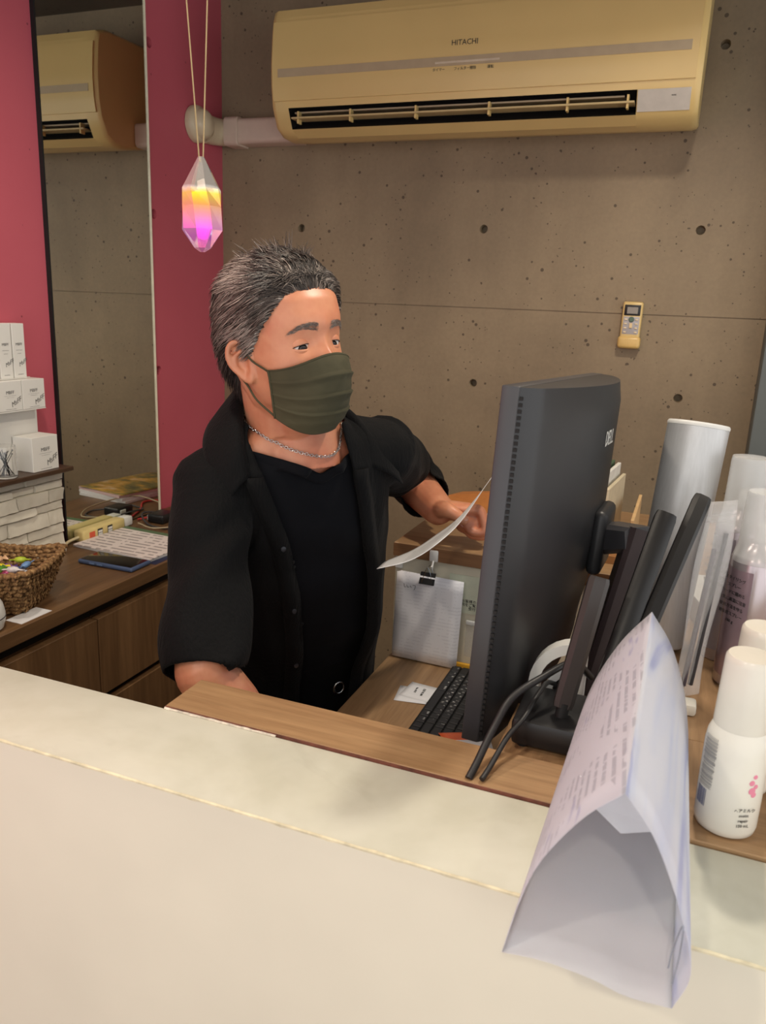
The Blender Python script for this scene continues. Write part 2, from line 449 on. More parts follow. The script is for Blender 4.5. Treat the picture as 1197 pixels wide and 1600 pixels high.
# chipped, worn paint along the front edge: one ragged line
random.seed(3); mb = MB(); xs = [-1.0+0.004*i for i in range(330)]
mb.rings([[(x, YN-0.0008, ZT-0.0022-0.0016*max(0, noise.noise((x*60, 0, 0)))), (x, YN-0.0008, ZT-0.0004), (x, YN+0.0008+0.0016*max(0, noise.noise((x*45, 3, 0))), ZT+0.0006), (x, YN+0.002, ZT-0.003)] for x in xs])
mb.build('worn_edge', m_chip, t)
# wooden ledge behind the cream top, with a ragged pale left end
t = thing('wooden_ledge', (-0.1, 0.75, 0.9), 'light oak ledge board running behind the cream counter top', 'ledge')
MB().rbox((-0.540, YF+0.0015, ZT-0.02), (0.62, YI, ZT+0.004), 0.001, 1).build('board', m_oak, t)
MB().box((-0.5402, YF+0.0005, ZT-0.004), (-0.06, YF+0.0014, ZT+0.0034)).build('worn_seam', plain('reddish_seam', (110, 62, 48), 0.6, var=0.4, scale=60), t, 0)
random.seed(9); mb = MB(); xs = [-0.5405+0.0025*i for i in range(62)]
mb.rings([[(x, YF-0.0012-0.003*max(0, noise.noise((x*55, 1, 0)))*sstep(-0.39, -0.50, x), ZT+0.0003), (x, YF+0.0006, ZT+0.0003), (x, YF+0.0006, ZT+0.0022+0.001*noise.noise((x*90, 2, 0))), (x, YF-0.0006, ZT+0.0016)] for x in xs])
mb.build('torn_edge', plain('torn_pale_edge', (222, 214, 198), 0.8, var=0.3, scale=120), t, 30)['label'] = 'ragged pale torn edge'
MB().box((-0.538, YF+0.002, 0.0), (0.62, YI-0.012, ZT-0.0205)).build('back_panel', m_creamface, t, 0)
# low desk for the keyboard
ZK = 0.763
t = thing('low_desk', (-0.25, 1.15, 0), 'light oak desk lower than the ledge holding the keyboard', 'desk')
MB().rbox((-0.537, YI-0.010, ZK-0.028), (0.6, 1.512, ZK), 0.0015, 1).build('desk_top', m_oak_y, t)
MB().box((-0.50, 1.46, 0), (0.55, 1.50, ZK-0.029)).build('modesty_panel', m_oak_edge, t, 0)
MB().box((0.50, 0.79, 0), (0.55, 1.455, ZK-0.029)).build('side_panel', m_oak_edge, t, 0)
# raised back shelf box with papers hung on it
t = thing('raised_shelf_box', (-0.1, 1.7, 0), 'raised oak shelf box at the back of the desk with hung papers', 'shelf')
MB().rbox((-0.540, 1.505, ZT-0.030), (0.62, 2.05, ZT), 0.001, 1).build('shelf_board', m_oak, t)
MB().box((-0.5405, 1.5045, ZT-0.029), (0.62, 1.5055, ZT-0.001)).build('front_edge', m_oak_edge, t, 0)
m_offw = plain('offwhite_panel', (212, 205, 184), 0.5, var=0.03)
MB().box((-0.537, 1.5135, 0.0), (0.60, 2.04, ZT-0.031)).build('box_body', m_offw, t, 0)
# right-hand shelf on the same level
t = thing('side_shelf', (0.3, 1.2, 0.7), 'oak side shelf right of the monitor carrying bottles', 'shelf')
mb = MB(); mb.rbox((-0.15, YI+0.0012, ZT-0.024), (0.62, 0.915, ZT), 0.001, 1); mb.rbox((-0.03, 0.915, ZT-0.024), (0.62, 1.5035, ZT), 0.001, 1)
mb.build('shelf_board', m_oak_y, t)
MB().box((0.02, 0.93, ZK+0.0005), (0.05, 1.5, ZT-0.0245)).build('side_panel', m_oak_edge, t, 0)

# ------------------------------------------------------------------ air conditioner
m_acb = plain('aged_cream_plastic', (214, 186, 124), 0.32, var=0.05, scale=3)
m_acs = plain('ac_stripe', (176, 158, 128), 0.35, var=0.04)
m_acd = plain('ac_dark_inside', (20, 17, 14), 0.7)
AX0, AX1 = -1.203, -0.062
t = thing('air_conditioner', (-0.63, YW, 2.0), 'yellowed cream wall air conditioner on the concrete wall', 'air conditioner')
def ac_prof(k=0.0):
    # (y, z) outline of the body, back at the wall; k insets the front
    return [(YW-0.001, 1.985), (2.27, 1.966), (2.215, 1.968), (2.178, 1.985), (2.152+k, 2.035), (2.142+k, 2.09), (2.140+k, 2.15), (2.146+k, 2.225), (2.152+k, 2.262),
            (2.160, 2.283), (2.20, 2.296), (YW-0.001, 2.30)]
mb = MB()
ins = [0.0, 0.006, 0.018]
def ac_ring(x, sh):
    cy, cz = 2.27, 2.13
    return [(x, lerp(y, cy, sh) if y < YW-0.01 else y, lerp(z, cz, sh)) for y, z in ac_prof()]
# outlet opening: body is made of the profile minus the mouth between the front skirt and the bottom
xs = [(AX0, 0.06), (AX0+0.004, 0.025), (AX0+0.016, 0.0), (AX1-0.016, 0.0), (AX1-0.004, 0.025), (AX1, 0.06)]
MX0, MX1 = -1.150, -0.205
def ac_shell(x0, x1, opening):
    pr = ac_prof(); m = MB()
    for i in range(len(pr)-1):
        if opening and i in (3,): continue
        m.add([(x0, *pr[i]), (x1, *pr[i]), (x1, *pr[i+1]), (x0, *pr[i+1])], [(0, 1, 2, 3)])
    return m
body = MB()
body.rings([ac_ring(*x) for x in xs[:3]]+[[(MX0, *p) for p in ac_prof()]], True, False)
body.rings([[(MX1, *p) for p in ac_prof()]]+[ac_ring(*x) for x in xs[3:]], True, False)
for k, x in ((0, xs[0]), (1, xs[-1])): body.add(ac_ring(*x), [tuple(range(12))])
a = ac_shell(MX0, MX1, True); body.add(a.v, a.f)
bo = body.build('body', m_acb, t, 40)
# dark air outlet throat (recess behind the mouth)
pr = ac_prof()
mo = MB(); p3, p4 = Vector((0, *pr[3])), Vector((0, *pr[4])); q3 = Vector((0, 2.235, 2.015)); q4 = Vector((0, 2.205, 2.045))
def at(x, p): return (x, p.y, p.z)
mo.add([at(MX0, p3), at(MX1, p3), at(MX1, q3), at(MX0, q3)], [(0, 1, 2, 3)])
mo.add([at(MX0, p4), at(MX1, p4), at(MX1, q4), at(MX0, q4)], [(0, 3, 2, 1)])
mo.add([at(MX0, q3), at(MX1, q3), at(MX1, q4), at(MX0, q4)], [(0, 1, 2, 3)])
mo.add([at(MX0, p3), at(MX0, q3), at(MX0, q4), at(MX0, p4)], [(0, 1, 2, 3)])
mo.add([at(MX1, p3), at(MX1, q3), at(MX1, q4), at(MX1, p4)], [(0, 3, 2, 1)])
mo.build('air_outlet', m_acd, t, 0)
# louvre blade across the mouth with small posts
lv = MB(); lv.box((MX0+0.012, 2.148, 2.006), (MX1-0.004, 2.190, 2.0105)); lv.build('louvre_blade', plain('louvre', (190, 168, 120), 0.4), t, 0)
lv = MB(); lv.box((MX0+0.012, 2.170, 2.024), (MX1-0.03, 2.20, 2.028)); lv.build('louvre_blade', m_acs, t, 0)
for x in (MX0+0.03, -0.96, -0.77, -0.57, -0.37, MX1-0.02):
    MB().box((x-0.0025, 2.153, 1.995), (x+0.0025, 2.172, 2.026)).build('louvre_post', m_acb, t, 0)
# front panel, slightly proud, following the body curve
def fp(z):
    pts = ac_prof()
    for (y0, z0), (y1, z1) in zip(pts[3:10], pts[4:11]):
        if z0 <= z <= z1: return lerp(y0, y1, (z-z0)/(z1-z0))
    return 2.15
def panel(x0, x1, z0, z1, d, name, mat, nz=10, th=0.004):
    m = MB(); fr = [(x, fp(lerp(z0, z1, j/nz))-d, lerp(z0, z1, j/nz)) for j in range(nz+1) for x in (x0, x1)]
    bk = [(x, y+th, z) for x, y, z in fr]; n = len(fr); fs = []
    for j in range(nz):
        fs.append((2*j, 2*j+1, 2*j+3, 2*j+2)); fs.append((n+2*j, n+2*j+2, n+2*j+3, n+2*j+1))
        fs.append((2*j, 2*j+2, n+2*j+2, n+2*j)); fs.append((2*j+1, n+2*j+1, n+2*j+3, 2*j+3))
    fs.append((0, n, n+1, 1)); fs.append((2*nz, 2*nz+1, n+2*nz+1, n+2*nz))
    return m.add(fr+bk, fs).build(name, mat, t, 50)
panel(AX0+0.010, AX1-0.014, 2.052, 2.250, 0.0055, 'front_panel', m_acb, 14, 0.006)
panel(AX0+0.028, AX1-0.030, 2.110, 2.131, 0.0068, 'indicator_stripe', m_acs, 3, 0.002)
panel(-0.715, -0.545, 2.1155, 2.1205, 0.0080, 'indicator_window', plain('clear_slot', (205, 190, 165), 0.15), 2, 0.002)
panel(MX1+0.002, AX1-0.020, 1.990, 2.034, 0.003, 'display_cover', plain('grey_display', (196, 190, 180), 0.3), 5, 0.004)
text('brand_lettering', 'HITACHI', 0.018, frame((-0.639, fp(2.162)-0.0062, 2.162), (1, 0, 0), (0, 0, 1)), m_ink, t)
for x, s_ in ((-0.705, 'タイマー'), (-0.635, 'フィルター掃除'), (-0.568, '運転')):
    text('small_lettering', s_, 0.0085, frame((x, fp(2.102)-0.0062, 2.102), (1, 0, 0), (0, -0.1, 1)), m_ink, t)
text('small_lettering', '運転', 0.006, frame((-0.120, fp(2.02)-0.0035, 2.021), (1, 0, 0), (0, -0.3, 1)), m_ink, t)

# pipe cover from the air conditioner into the pink wall
m_duct = plain('beige_duct', (205, 186, 170), 0.4, var=0.03)
m_duct2 = plain('beige_duct_cap', (205, 190, 160), 0.4, var=0.03)
t = thing('pipe_cover', (-1.36, YW-0.03, 2.02), 'beige plastic pipe cover between air conditioner and pink wall', 'pipe cover')
def drect(x, y0, y1, z0, z1, r=0.014, n=4):
    pts = []
    for (cy, cz, a0) in ((y0+r, z0+r, pi), (y1-0.001, z0+0.001, 1.5*pi), (y1-0.001, z1-0.001, 0), (y0+r, z1-r, pi/2)):
        rr = r if cy == y0+r else 0.001
        for k in range(n+1):
            a = a0+k*pi/2/n; pts.append((x, cy+rr*cos(a), cz+rr*sin(a)))
    return pts
MB().rings([drect(x, YW-0.068, YW-0.002, 1.982, 2.056) for x in (-1.425, -1.205)]).build('straight_duct', m_duct, t)
MB().rings([drect(x, YW-0.074+d, YW-0.002, 1.977+d, 2.061-d) for x, d in ((-1.462, 0.002), (-1.460, 0), (-1.415, 0), (-1.413, 0.002))]).build('joint_collar', m_duct, t)
# elbow: a quarter bend that turns towards the viewer and ends in a round cap on the pink wall
mb = MB(); rs = []
for k in range(9):
    a = pi/2*k/8; cx, cy = -1.462, YW-0.115
    c = Vector((cx-0.008*0-0.0-0.0, cy, 2.019))
    rad_c = 0.075
    p = Vector((cx-rad_c*sin(a)*0.55, cy+rad_c*cos(a), 2.019)); dirn = Vector((-cos(a), -sin(a), 0)); side = Vector((-sin(a), cos(a), 0))
    w = lerp(0.036, 0.041, k/8)
    rs.append([p+side*(w*cos(b))*0.9+Vector((0, 0, w*1.05*sin(b))) for b in [2*pi*j/20 for j in range(20)]])
mb.rings(rs); mb.build('elbow', m_duct2, t)
# round escutcheon where it enters the wall
MX = Matrix.Translation((XW+0.002, YW-0.155, 2.022)) @ Matrix.Rotation(pi/2, 4, 'Y')
mb = MB(); mb.lathe([(0.053, 0.0), (0.053, 0.012), (0.050, 0.020), (0.043, 0.026), (0.040, 0.04), (0.03, 0.05), (0.004, 0.056)], 32, M=MX); mb.build('wall_cap', m_duct2, t)

# remote control in its holder
t = thing('remote_control', (-0.17, YW-0.02, 1.425), 'small cream remote control in a wall holder on the concrete', 'remote control')
RX, RZ = -0.172, 1.425
Mr = frame((RX, YW-0.0105, RZ), (1, 0, -0.01), (0, 0, 1))    # local x right, y up, z towards viewer (-Y)
MB().rbox((-0.027, 0.0, -0.010), (0.027, 0.122, 0.013), 0.006, 3, M=Mr).build('remote_body', m_acb, t)
MB().rbox((-0.031, -0.006, -0.0095), (0.031, 0.028, 0.019), 0.009, 3, M=Mr).build('wall_holder', plain('holder', (214, 180, 112), 0.35), t)
MB().rbox((-0.022, 0.084, 0.010), (0.022, 0.114, 0.0142), 0.002, 2, M=Mr).build('screen_bezel', m_black, t)
MB().rbox((-0.015, 0.089, 0.012), (0.015, 0.108, 0.0148), 0.001, 1, M=Mr).build('screen', plain('lcd', (140, 132, 122), 0.25), t)
MB().rbox((-0.022, 0.033, 0.010), (0.022, 0.082, 0.0136), 0.004, 2, M=Mr).build('key_panel', plain('grey_keys_panel', (170, 166, 168), 0.4), t)
MB().lathe([(0.0075, 0.012), (0.0075, 0.0155), (0.006, 0.017)], 16, (0.0, 0.074, 0), M=Mr).build('power_button', plain('green_button', (82, 104, 90), 0.4), t)
MB().rbox((-0.004, 0.050, 0.012), (0.004, 0.064, 0.0165), 0.001, 1, M=Mr).build('mode_button', plain('peach_button', (226, 198, 150), 0.4), t)
for i in range(4):
    for sx in (-1, 1):
        MB().rbox((sx*0.0145-0.0038, 0.0715-i*0.0115, 0.012), (sx*0.0145+0.0038, 0.0755-i*0.0115, 0.016), 0.001, 1, M=Mr).build('button', plain('cream_button', (232, 214, 180), 0.4) if i == 0 and sx == -1 else bpy.data.materials['cream_button'], t)

# ------------------------------------------------------------------ hanging crystal ornament
def crystal_mat():
    n = NT('dichroic_acrylic')
    sep = n.node('ShaderNodeSeparateXYZ'); n.l.new(n.co(), sep.inputs[0])
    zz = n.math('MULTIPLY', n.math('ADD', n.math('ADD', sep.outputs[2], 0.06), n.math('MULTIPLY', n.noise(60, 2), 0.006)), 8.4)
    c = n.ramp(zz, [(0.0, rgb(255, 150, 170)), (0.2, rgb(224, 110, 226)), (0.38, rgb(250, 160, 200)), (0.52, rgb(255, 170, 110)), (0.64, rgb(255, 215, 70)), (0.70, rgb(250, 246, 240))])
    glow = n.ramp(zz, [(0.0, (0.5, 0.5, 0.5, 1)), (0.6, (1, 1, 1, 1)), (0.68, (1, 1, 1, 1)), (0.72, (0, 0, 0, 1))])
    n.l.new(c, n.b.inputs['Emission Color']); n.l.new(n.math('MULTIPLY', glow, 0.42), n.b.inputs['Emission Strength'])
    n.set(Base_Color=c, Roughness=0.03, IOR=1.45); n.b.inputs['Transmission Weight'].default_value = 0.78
    return n.m
PX, PY, PZ = -0.608, 0.908, 1.618
t = thing('hanging_crystal', (PX, PY, PZ), 'clear faceted crystal ornament tinted yellow and magenta hung on two strings', 'ornament')
mb = MB(); rs = []
for z, r, tw in ((0.057, 0.004, 0), (0.019, 0.0245, 0), (-0.002, 0.026, 0.18), (-0.030, 0.0265, 0.3), (-0.052, 0.011, 0.1), (-0.057, 0.003, 0)):
    rs.append([(PX+r*cos(2*pi*j/8+tw), PY+r*sin(2*pi*j/8+tw), PZ+z) for j in range(8)])
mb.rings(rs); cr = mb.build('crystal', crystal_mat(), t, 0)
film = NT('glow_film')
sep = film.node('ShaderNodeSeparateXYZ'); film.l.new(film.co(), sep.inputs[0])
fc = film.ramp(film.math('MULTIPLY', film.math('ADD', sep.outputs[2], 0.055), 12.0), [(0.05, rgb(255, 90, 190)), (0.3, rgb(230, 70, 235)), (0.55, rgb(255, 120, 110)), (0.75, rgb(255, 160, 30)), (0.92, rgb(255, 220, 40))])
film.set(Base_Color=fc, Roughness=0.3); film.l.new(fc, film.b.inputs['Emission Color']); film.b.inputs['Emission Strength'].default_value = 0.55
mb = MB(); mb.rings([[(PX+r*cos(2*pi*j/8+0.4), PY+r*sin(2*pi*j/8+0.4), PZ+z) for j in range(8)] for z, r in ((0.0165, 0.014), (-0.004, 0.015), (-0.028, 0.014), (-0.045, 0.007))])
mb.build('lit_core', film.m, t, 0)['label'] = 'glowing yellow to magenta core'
MB().rbox((PX-0.006, PY-0.006, PZ+0.019), (PX+0.006, PY+0.006, PZ+0.036), 0.001, 1).build('socket', m_white, t)
m_cord = plain('beige_cord', (170, 150, 110), 0.7)
for (x1, y1, s_) in ((-0.712, 0.985, -1), (-0.655, 1.000, 1)):
    a = Vector((PX+0.003*s_, PY, PZ+0.056))
    top_ = {-1: Vector((-0.745, 1.02, ZC)), 1: Vector((-0.655, 1.04, ZC))}[s_]
    MB().tube([a, a.lerp(top_, 0.5), top_], 0.0009, 6).build('hanging_string', m_cord, t)

# ------------------------------------------------------------------ left worktop: stone wall piece with shelf, boxes, basket, phone
m_stone = plain('white_stone', (226, 220, 204), 0.8, var=0.08, scale=20, bump=0.6, bscale=70)
m_joint = plain('stone_joint', (196, 188, 170), 0.9)
t = thing('stone_clad_plinth', (-1.48, 1.2, ZD), 'white split-stone clad plinth on the worktop under a brown shelf', 'plinth')
MB().box((XW+0.003, 0.80, ZD), (-1.460, 1.518, 1.072)).build('core', m_joint, t, 0)
random.seed(11)
def brick(y0, y1, z0, z1):
    nu, nv = 12, 5; sd = random.uniform(0, 100); dp = random.uniform(0.005, 0.013); tl = random.uniform(-0.003, 0.003)
    def fn(u, v):
        e = min(u, 1-u)*(y1-y0); g = min(v, 1-v)*(z1-z0); k = 1 if min(e, g) > 1e-5 else 0
        rough = 0.0035*noise.noise((u*9+sd, v*3, sd))+0.0022*noise.noise((u*22+sd, v*7, sd))
        return (-1.462+0.004+max(0.001, (dp+tl*(v-0.5)*2+rough))*k, lerp(y0, y1, u)+0.0012*noise.noise((v*3, sd, 0)), lerp(z0, z1, v)+0.0012*noise.noise((u*4, sd, 5)))
    m = MB().grid(lambda u, v: fn(0.0 if u < 0.5/nu else (1.0 if u > 1-0.5/nu else (u-1/nu)/(1-2/nu)*0.985+0.0075), 0.0 if v < 0.5/nv else (1.0 if v > 1-0.5/nv else (v-1/nv)/(1-2/nv)*0.94+0.03)), nu, nv)
    m.box((-1.462, y0+0.001, z0+0.001), (-1.458, y1-0.001, z1-0.001))
    m.build('brick', m_stone, t, 40)
z = ZD+0.001
hs = [0.022, 0.034, 0.026, 0.038, 0.022, 0.034, 0.020, 0.026]
for r, h in enumerate(hs):
    z1 = min(z+h, 1.0715); y = 1.521
    while y > 0.86:
        L = random.choice((0.07, 0.10, 0.13, 0.17)); L = L if y < 1.52 else random.choice((0.05, 0.09, 0.12))
        brick(y-L+0.0015, y, z+0.0008, z1-0.0012); y -= L
    z = z1
t = tag(MB().rbox((XW+0.003, 0.80, 1.0725), (-1.415, 1.530, 1.084), 0.002, 1).build('display_shelf', plain('dark_brown_shelf', (72, 52, 38), 0.4, var=0.2, scale=14)), 'dark brown shelf board on top of the white stone plinth', 'shelf')

m_box = plain('white_carton', (232, 230, 224), 0.55, var=0.015)
m_print = plain('grey_print', (92, 90, 88), 0.6)
def product_box(name, x0, x1, y0, y1, z0, z1, label, group, sz=1.0, lean=0.0):
    t = thing(name, ((x0+x1)/2, (y0+y1)/2, z0), label, 'box', group)
    MB().rbox((x0, y0, z0), (x1, y1, z1), 0.0008, 1).build('carton', m_box, t)
    w, h = y1-y0, z1-z0; yc = (y0+y1)/2; X = x1+0.0003
    def T(body, fy, fz, size, sh=0.0, rot=0.0):
        M = frame((X, lerp(y0, y1, fy), lerp(z0, z1, fz)), (0, cos(rot), sin(rot)), (0, -sin(rot), cos(rot)))
        text('lettering', body, size, M, m_print, t, sh)
    T('MBFF', 0.5, 0.62, 0.0125*sz); T('MsFF', 0.72, 0.28, 0.018*sz, 0.45, 0.45)
    MB().box((X-0.0002, yc-w*0.25, lerp(z0, z1, 0.51)), (X, yc+w*0.25, lerp(z0, z1, 0.515))).build('printed_line', m_print, t, 0)
    MB().box((X-0.0002, yc-w*0.16, lerp(z0, z1, 0.45)), (X, yc+w*0.16, lerp(z0, z1, 0.455))).build('printed_line', m_print, t, 0)
    MB().box((X-0.0002, yc-w*0.22, lerp(z0, z1, 0.06)), (X, yc+w*0.22, lerp(z0, z1, 0.068))).build('printed_line', m_print, t, 0)
    return t
product_box('cosmetic_box', -1.490, -1.430, 1.413, 1.495, 1.0845, 1.168, 'square white cosmetic carton alone on the brown shelf beside the pin jar', 'white cosmetic cartons')
tr = thing('display_riser', (-1.48, 1.36, 1.0845), 'white stepped display riser behind the cartons', 'display stand')
MB().box((-1.508, 1.00, 1.0845), (-1.492, 1.497, 1.230)).build('riser_back', m_box, tr, 0)
MB().box((-1.508, 1.00, 1.2305), (-1.4555, 1.491, 1.2330)).build('riser_step', m_box, tr, 0)
MB().box((-1.508, 1.00, 1.2335), (-1.505, 1.497, 1.303)).build('riser_back', m_box, tr, 0)
MB().box((-1.508, 1.00, 1.3035), (-1.4755, 1.460, 1.3055)).build('riser_step', m_box, tr, 0)
for i, lb in enumerate(('square carton at the right end of the middle row', 'square carton second from the right in the middle row', 'square carton at the left frame edge in the middle row')):
    product_box('cosmetic_box', -1.504, -1.455, 1.421-0.071*i, 1.490-0.071*i, 1.2335, 1.3025, 'white cosmetic '+lb, 'white cosmetic cartons', 0.85)
for i, lb in enumerate(('tall slim carton at the right end of the top row', 'tall slim carton second from the right in the top row', 'tall slim carton third from the right in the top row')):
    product_box('slim_cosmetic_box', -1.507, -1.475, 1.422-0.040*i, 1.458-0.040*i, 1.3058, 1.431, 'white cosmetic '+lb, 'white cosmetic cartons', 0.7)
# jar of hair pins
t = thing('pin_jar', (-1.447, 1.347, 1.0845), 'clear glass jar full of black hair pins on the brown shelf', 'jar')
m_gl = glass('clear_glass')
MB().lathe([(0.024, 0.0), (0.026, 0.004), (0.026, 0.066), (0.024, 0.074), (0.0225, 0.074), (0.0243, 0.066), (0.0243, 0.006), (0.02, 0.004)], 32, (-1.447, 1.347, 1.0848)).build('glass_body', m_gl, t)
random.seed(5)
for i in range(14):
    a = random.uniform(0, 2*pi); b = a+pi+random.uniform(-0.6, 0.6); r = random.uniform(0.008, 0.020)
    p0 = Vector((-1.447+r*cos(a), 1.347+r*sin(a), 1.0915)); p1 = Vector((-1.447+r*cos(b), 1.347+r*sin(b), 1.0915+random.uniform(0.045, 0.056)))
    pin = MB().tube([p0, p1], 0.0008, 5).build('hair_pin', m_black, t)
    MB().sphere(tuple(p1), 0.0022, 8, 6).build('pin_head', m_metal, pin)

# woven basket with wrapped sweets
def basket_mat():
    n = NT('seagrass')
    w1 = n.noise(130, 3); c = n.ramp(w1, [(0.3, rgb(84, 58, 34)), (0.55, rgb(150, 114, 72)), (0.75, rgb(198, 164, 116))])
    n.set(Base_Color=c, Roughness=0.8); n.bump(n.noise(260, 3), 0.5, 0.002)
    return n.m
m_sea = basket_mat()
BX, BY, BZ = -1.316, 1.196, ZD
t = thing('woven_basket', (BX, BY, BZ), 'brown woven seagrass basket holding wrapped sweets', 'basket')
# rectangular basket: rows of plaited strand, walls flaring out
bw, bl, bh = 0.085, 0.090, 0.085
def rrect(hx, hy, r, n=6):
    pts = []
    for cx, cy, a0 in ((hx-r, hy-r, 0), (-hx+r, hy-r, pi/2), (-hx+r, -hy+r, pi), (hx-r, -hy+r, 1.5*pi)):
        for k in range(n+1):
            a = a0+k*pi/2/n; pts.append((cx+r*cos(a), cy+r*sin(a)))
    return pts
Mb = Matrix.Translation((BX, BY, BZ)) @ Matrix.Rotation(radians(21.7), 4, 'Z')
rows = 11
for i in range(rows):
    f = i/(rows-1); k = 0.78+0.36*f; zc = 0.006+f*bh
    lip = 0.006 if i == rows-1 else 0
    loop = rrect(bw*k, bl*k, 0.02); per = []
    for j in range(len(loop)):
        a, b = Vector((*loop[j], 0)), Vector((*loop[(j+1) % len(loop)], 0)); nn = max(1, int((b-a).length/0.004))
        for q in range(nn): per.append(a.lerp(b, q/nn))
    path = []
    for q, p in enumerate(per+per[:1]):
        o = p.normalized()*(0.0025*(1 if (q//2+i) % 2 else -1))
        corner = 0.010*f*f*max(0, (abs(p.x)/(bw*k)+abs(p.y)/(bl*k)-1.35))*1.6
        path.append(Vector((p.x+o.x, p.y+o.y, zc+0.0012*sin(q*1.3)+corner)))
    mb = MB().tube(path, 0.0052+lip*0.25, 6, M=Mb); mb.build('woven_row' if i < rows-1 else 'rim', m_sea, t, 80)
    # short twisted stitches over the row
    st = MB()
    for q in range(i % 2, len(path)-1, 2):
        p = path[q]; d = (path[q+1]-p); o = Vector((p.x, p.y, 0)).normalized()
        c = Vector((p.x, p.y, zc))+o*0.0042+Vector((0, 0, path[q].z-zc))
        d2 = (d.normalized()*0.55+Vector((0, 0, 0.85))).normalized()
        st.tube([c-d2*0.0048, c+o*0.0016, c+d2*0.0048], [0.0012, 0.0024, 0.0012], 5, M=Mb)
    so = st.build('stitching', m_sea, t, 80); so['kind'] = 'stuff'
MB().add([(x, y, 0.004) for x, y in rrect(bw*0.78, bl*0.78, 0.02)], [tuple(range(28))], M=Mb).build('bottom', m_sea, t, 0)
random.seed(21)
scol = [('hot pink', (226, 90, 150)), ('lemon yellow', (242, 212, 50)), ('leaf green', (90, 150, 60)), ('dark blue', (60, 76, 150)), ('orange', (236, 150, 50)), ('white', (230, 226, 226)), ('purple', (140, 100, 180)),
        ('gold', (196, 156, 60)), ('sky blue', (120, 160, 210)), ('lilac', (190, 160, 210)), ('pale pink', (240, 180, 200)), ('lime', (180, 200, 60)), ('red', (200, 60, 60)), ('silver', (190, 190, 195)), ('peach', (240, 190, 150)), ('mustard', (200, 170, 30))]
for i, (k, c) in enumerate(scol):
    a = i*2.4; r = 0.066*sqrt((i+0.5)/16)
    M = Mb @ Matrix.Translation((r*cos(a)*0.95, r*sin(a)*0.95, 0.068+0.008*(i % 3)-0.08*r)) @ Matrix.Rotation(random.uniform(0, 6), 4, 'Z') @ Matrix.Rotation(random.uniform(-0.7, 0.7), 4, 'X')
    t2 = MB()
    # twist-wrapped sweet: fat middle, pinched necks and fanned ends
    prof = [(-0.022, 0.0090, 0.0012), (-0.013, 0.0028, 0.0022), (-0.009, 0.0076, 0.0060), (0.0, 0.0094, 0.0076), (0.009, 0.0076, 0.0060), (0.013, 0.0028, 0.0022), (0.022, 0.0090, 0.0012)]
    t2.rings([[(x, ry*cos(2*pi*j/10), rz*sin(2*pi*j/10)) for j in range(10)] for x, ry, rz in prof], M=M)
    o = t2.build('wrapped_sweet', plain('wrapper_'+k.replace(' ', '_'), c, 0.25, var=0.25, scale=60), None, 50)
    tag(o, 'small twist-wrapped %s sweet lying in the woven basket' % k, 'sweet', 'wrapped sweets in the basket')

# phone in blue case
t = thing('smartphone', (-1.285, 1.507, ZD), 'smartphone with black screen in a blue case on the worktop', 'phone')
Mp = Matrix.Translation((-1.282, 1.506, ZD+0.0005)) @ Matrix.Rotation(radians(0.5), 4, 'Z')
m_case = plain('blue_case', (70, 88, 122), 0.45)
MB().rbox((-0.082, -0.039, 0.0), (0.082, 0.039, 0.0115), 0.005, 3, M=Mp).build('case', m_case, t)
MB().rbox((-0.077, -0.0345, 0.009), (0.077, 0.0345, 0.0122), 0.0015, 2, M=Mp).build('screen', plain('black_screen', (10, 10, 11), 0.12), t)
for x0, x1 in ((-0.045, -0.030), (-0.022, -0.006)):
    MB().rbox((x0, -0.0398, 0.004), (x1, -0.0385, 0.008), 0.0005, 1, M=Mp).build('side_button', plain('steel_blue', (110, 135, 180), 0.3), t)

# printed forms on the worktop
def docs_mat():
    n = NT('printed_form')
    wv = n.node('ShaderNodeTexWave'); wv.wave_type = 'BANDS'; wv.bands_direction = 'Y'; wv.inputs['Scale'].default_value = 15; wv.inputs['Distortion'].default_value = 0.1
    n.l.new(n.co(), wv.inputs['Vector'])
    ln = n.math('MULTIPLY', n.math('GREATER_THAN', wv.outputs['Fac'], 0.7), n.math('GREATER_THAN', n.noise(1.0, 2, n.mapped((42, 10, 1))), 0.46))
    n.set(Base_Color=n.mix(n.math('MULTIPLY', ln, 0.62), rgb(226, 216, 212), rgb(90, 78, 82)), Roughness=0.6)
    return n.m
m_form = docs_mat()
Md = Matrix.Translation((-1.335, 1.660, ZD)) @ Matrix.Rotation(radians(-3), 4, 'Z')
t = thing('paper_stack', (-1.335, 1.660, ZD), 'stack of printed pink-white forms with a green header on the worktop', 'papers')
for k in range(4):
    MB().box((-0.128, -0.10, 0.0004+k*0.0022), (0.128, 0.105, 0.0022+k*0.0022), M=Md @ Matrix.Rotation(radians(k*0.8-1.6), 4, 'Z')).build('sheet', m_form if k == 3 else m_paper, t, 0)
MB().box((-0.128, 0.085, 0.0090), (0.06, 0.105, 0.0094), M=Md).build('green_header', plain('green_band', (86, 110, 78), 0.6), t, 0)
t = tag(MB().box((-1.245, 1.548, ZD+0.0001), (-1.190, 1.62, ZD+0.0004)).build('clip_board', plain('navy_board', (30, 38, 70), 0.5), None, 0), 'navy blue board edge under the printed forms', 'clipboard')
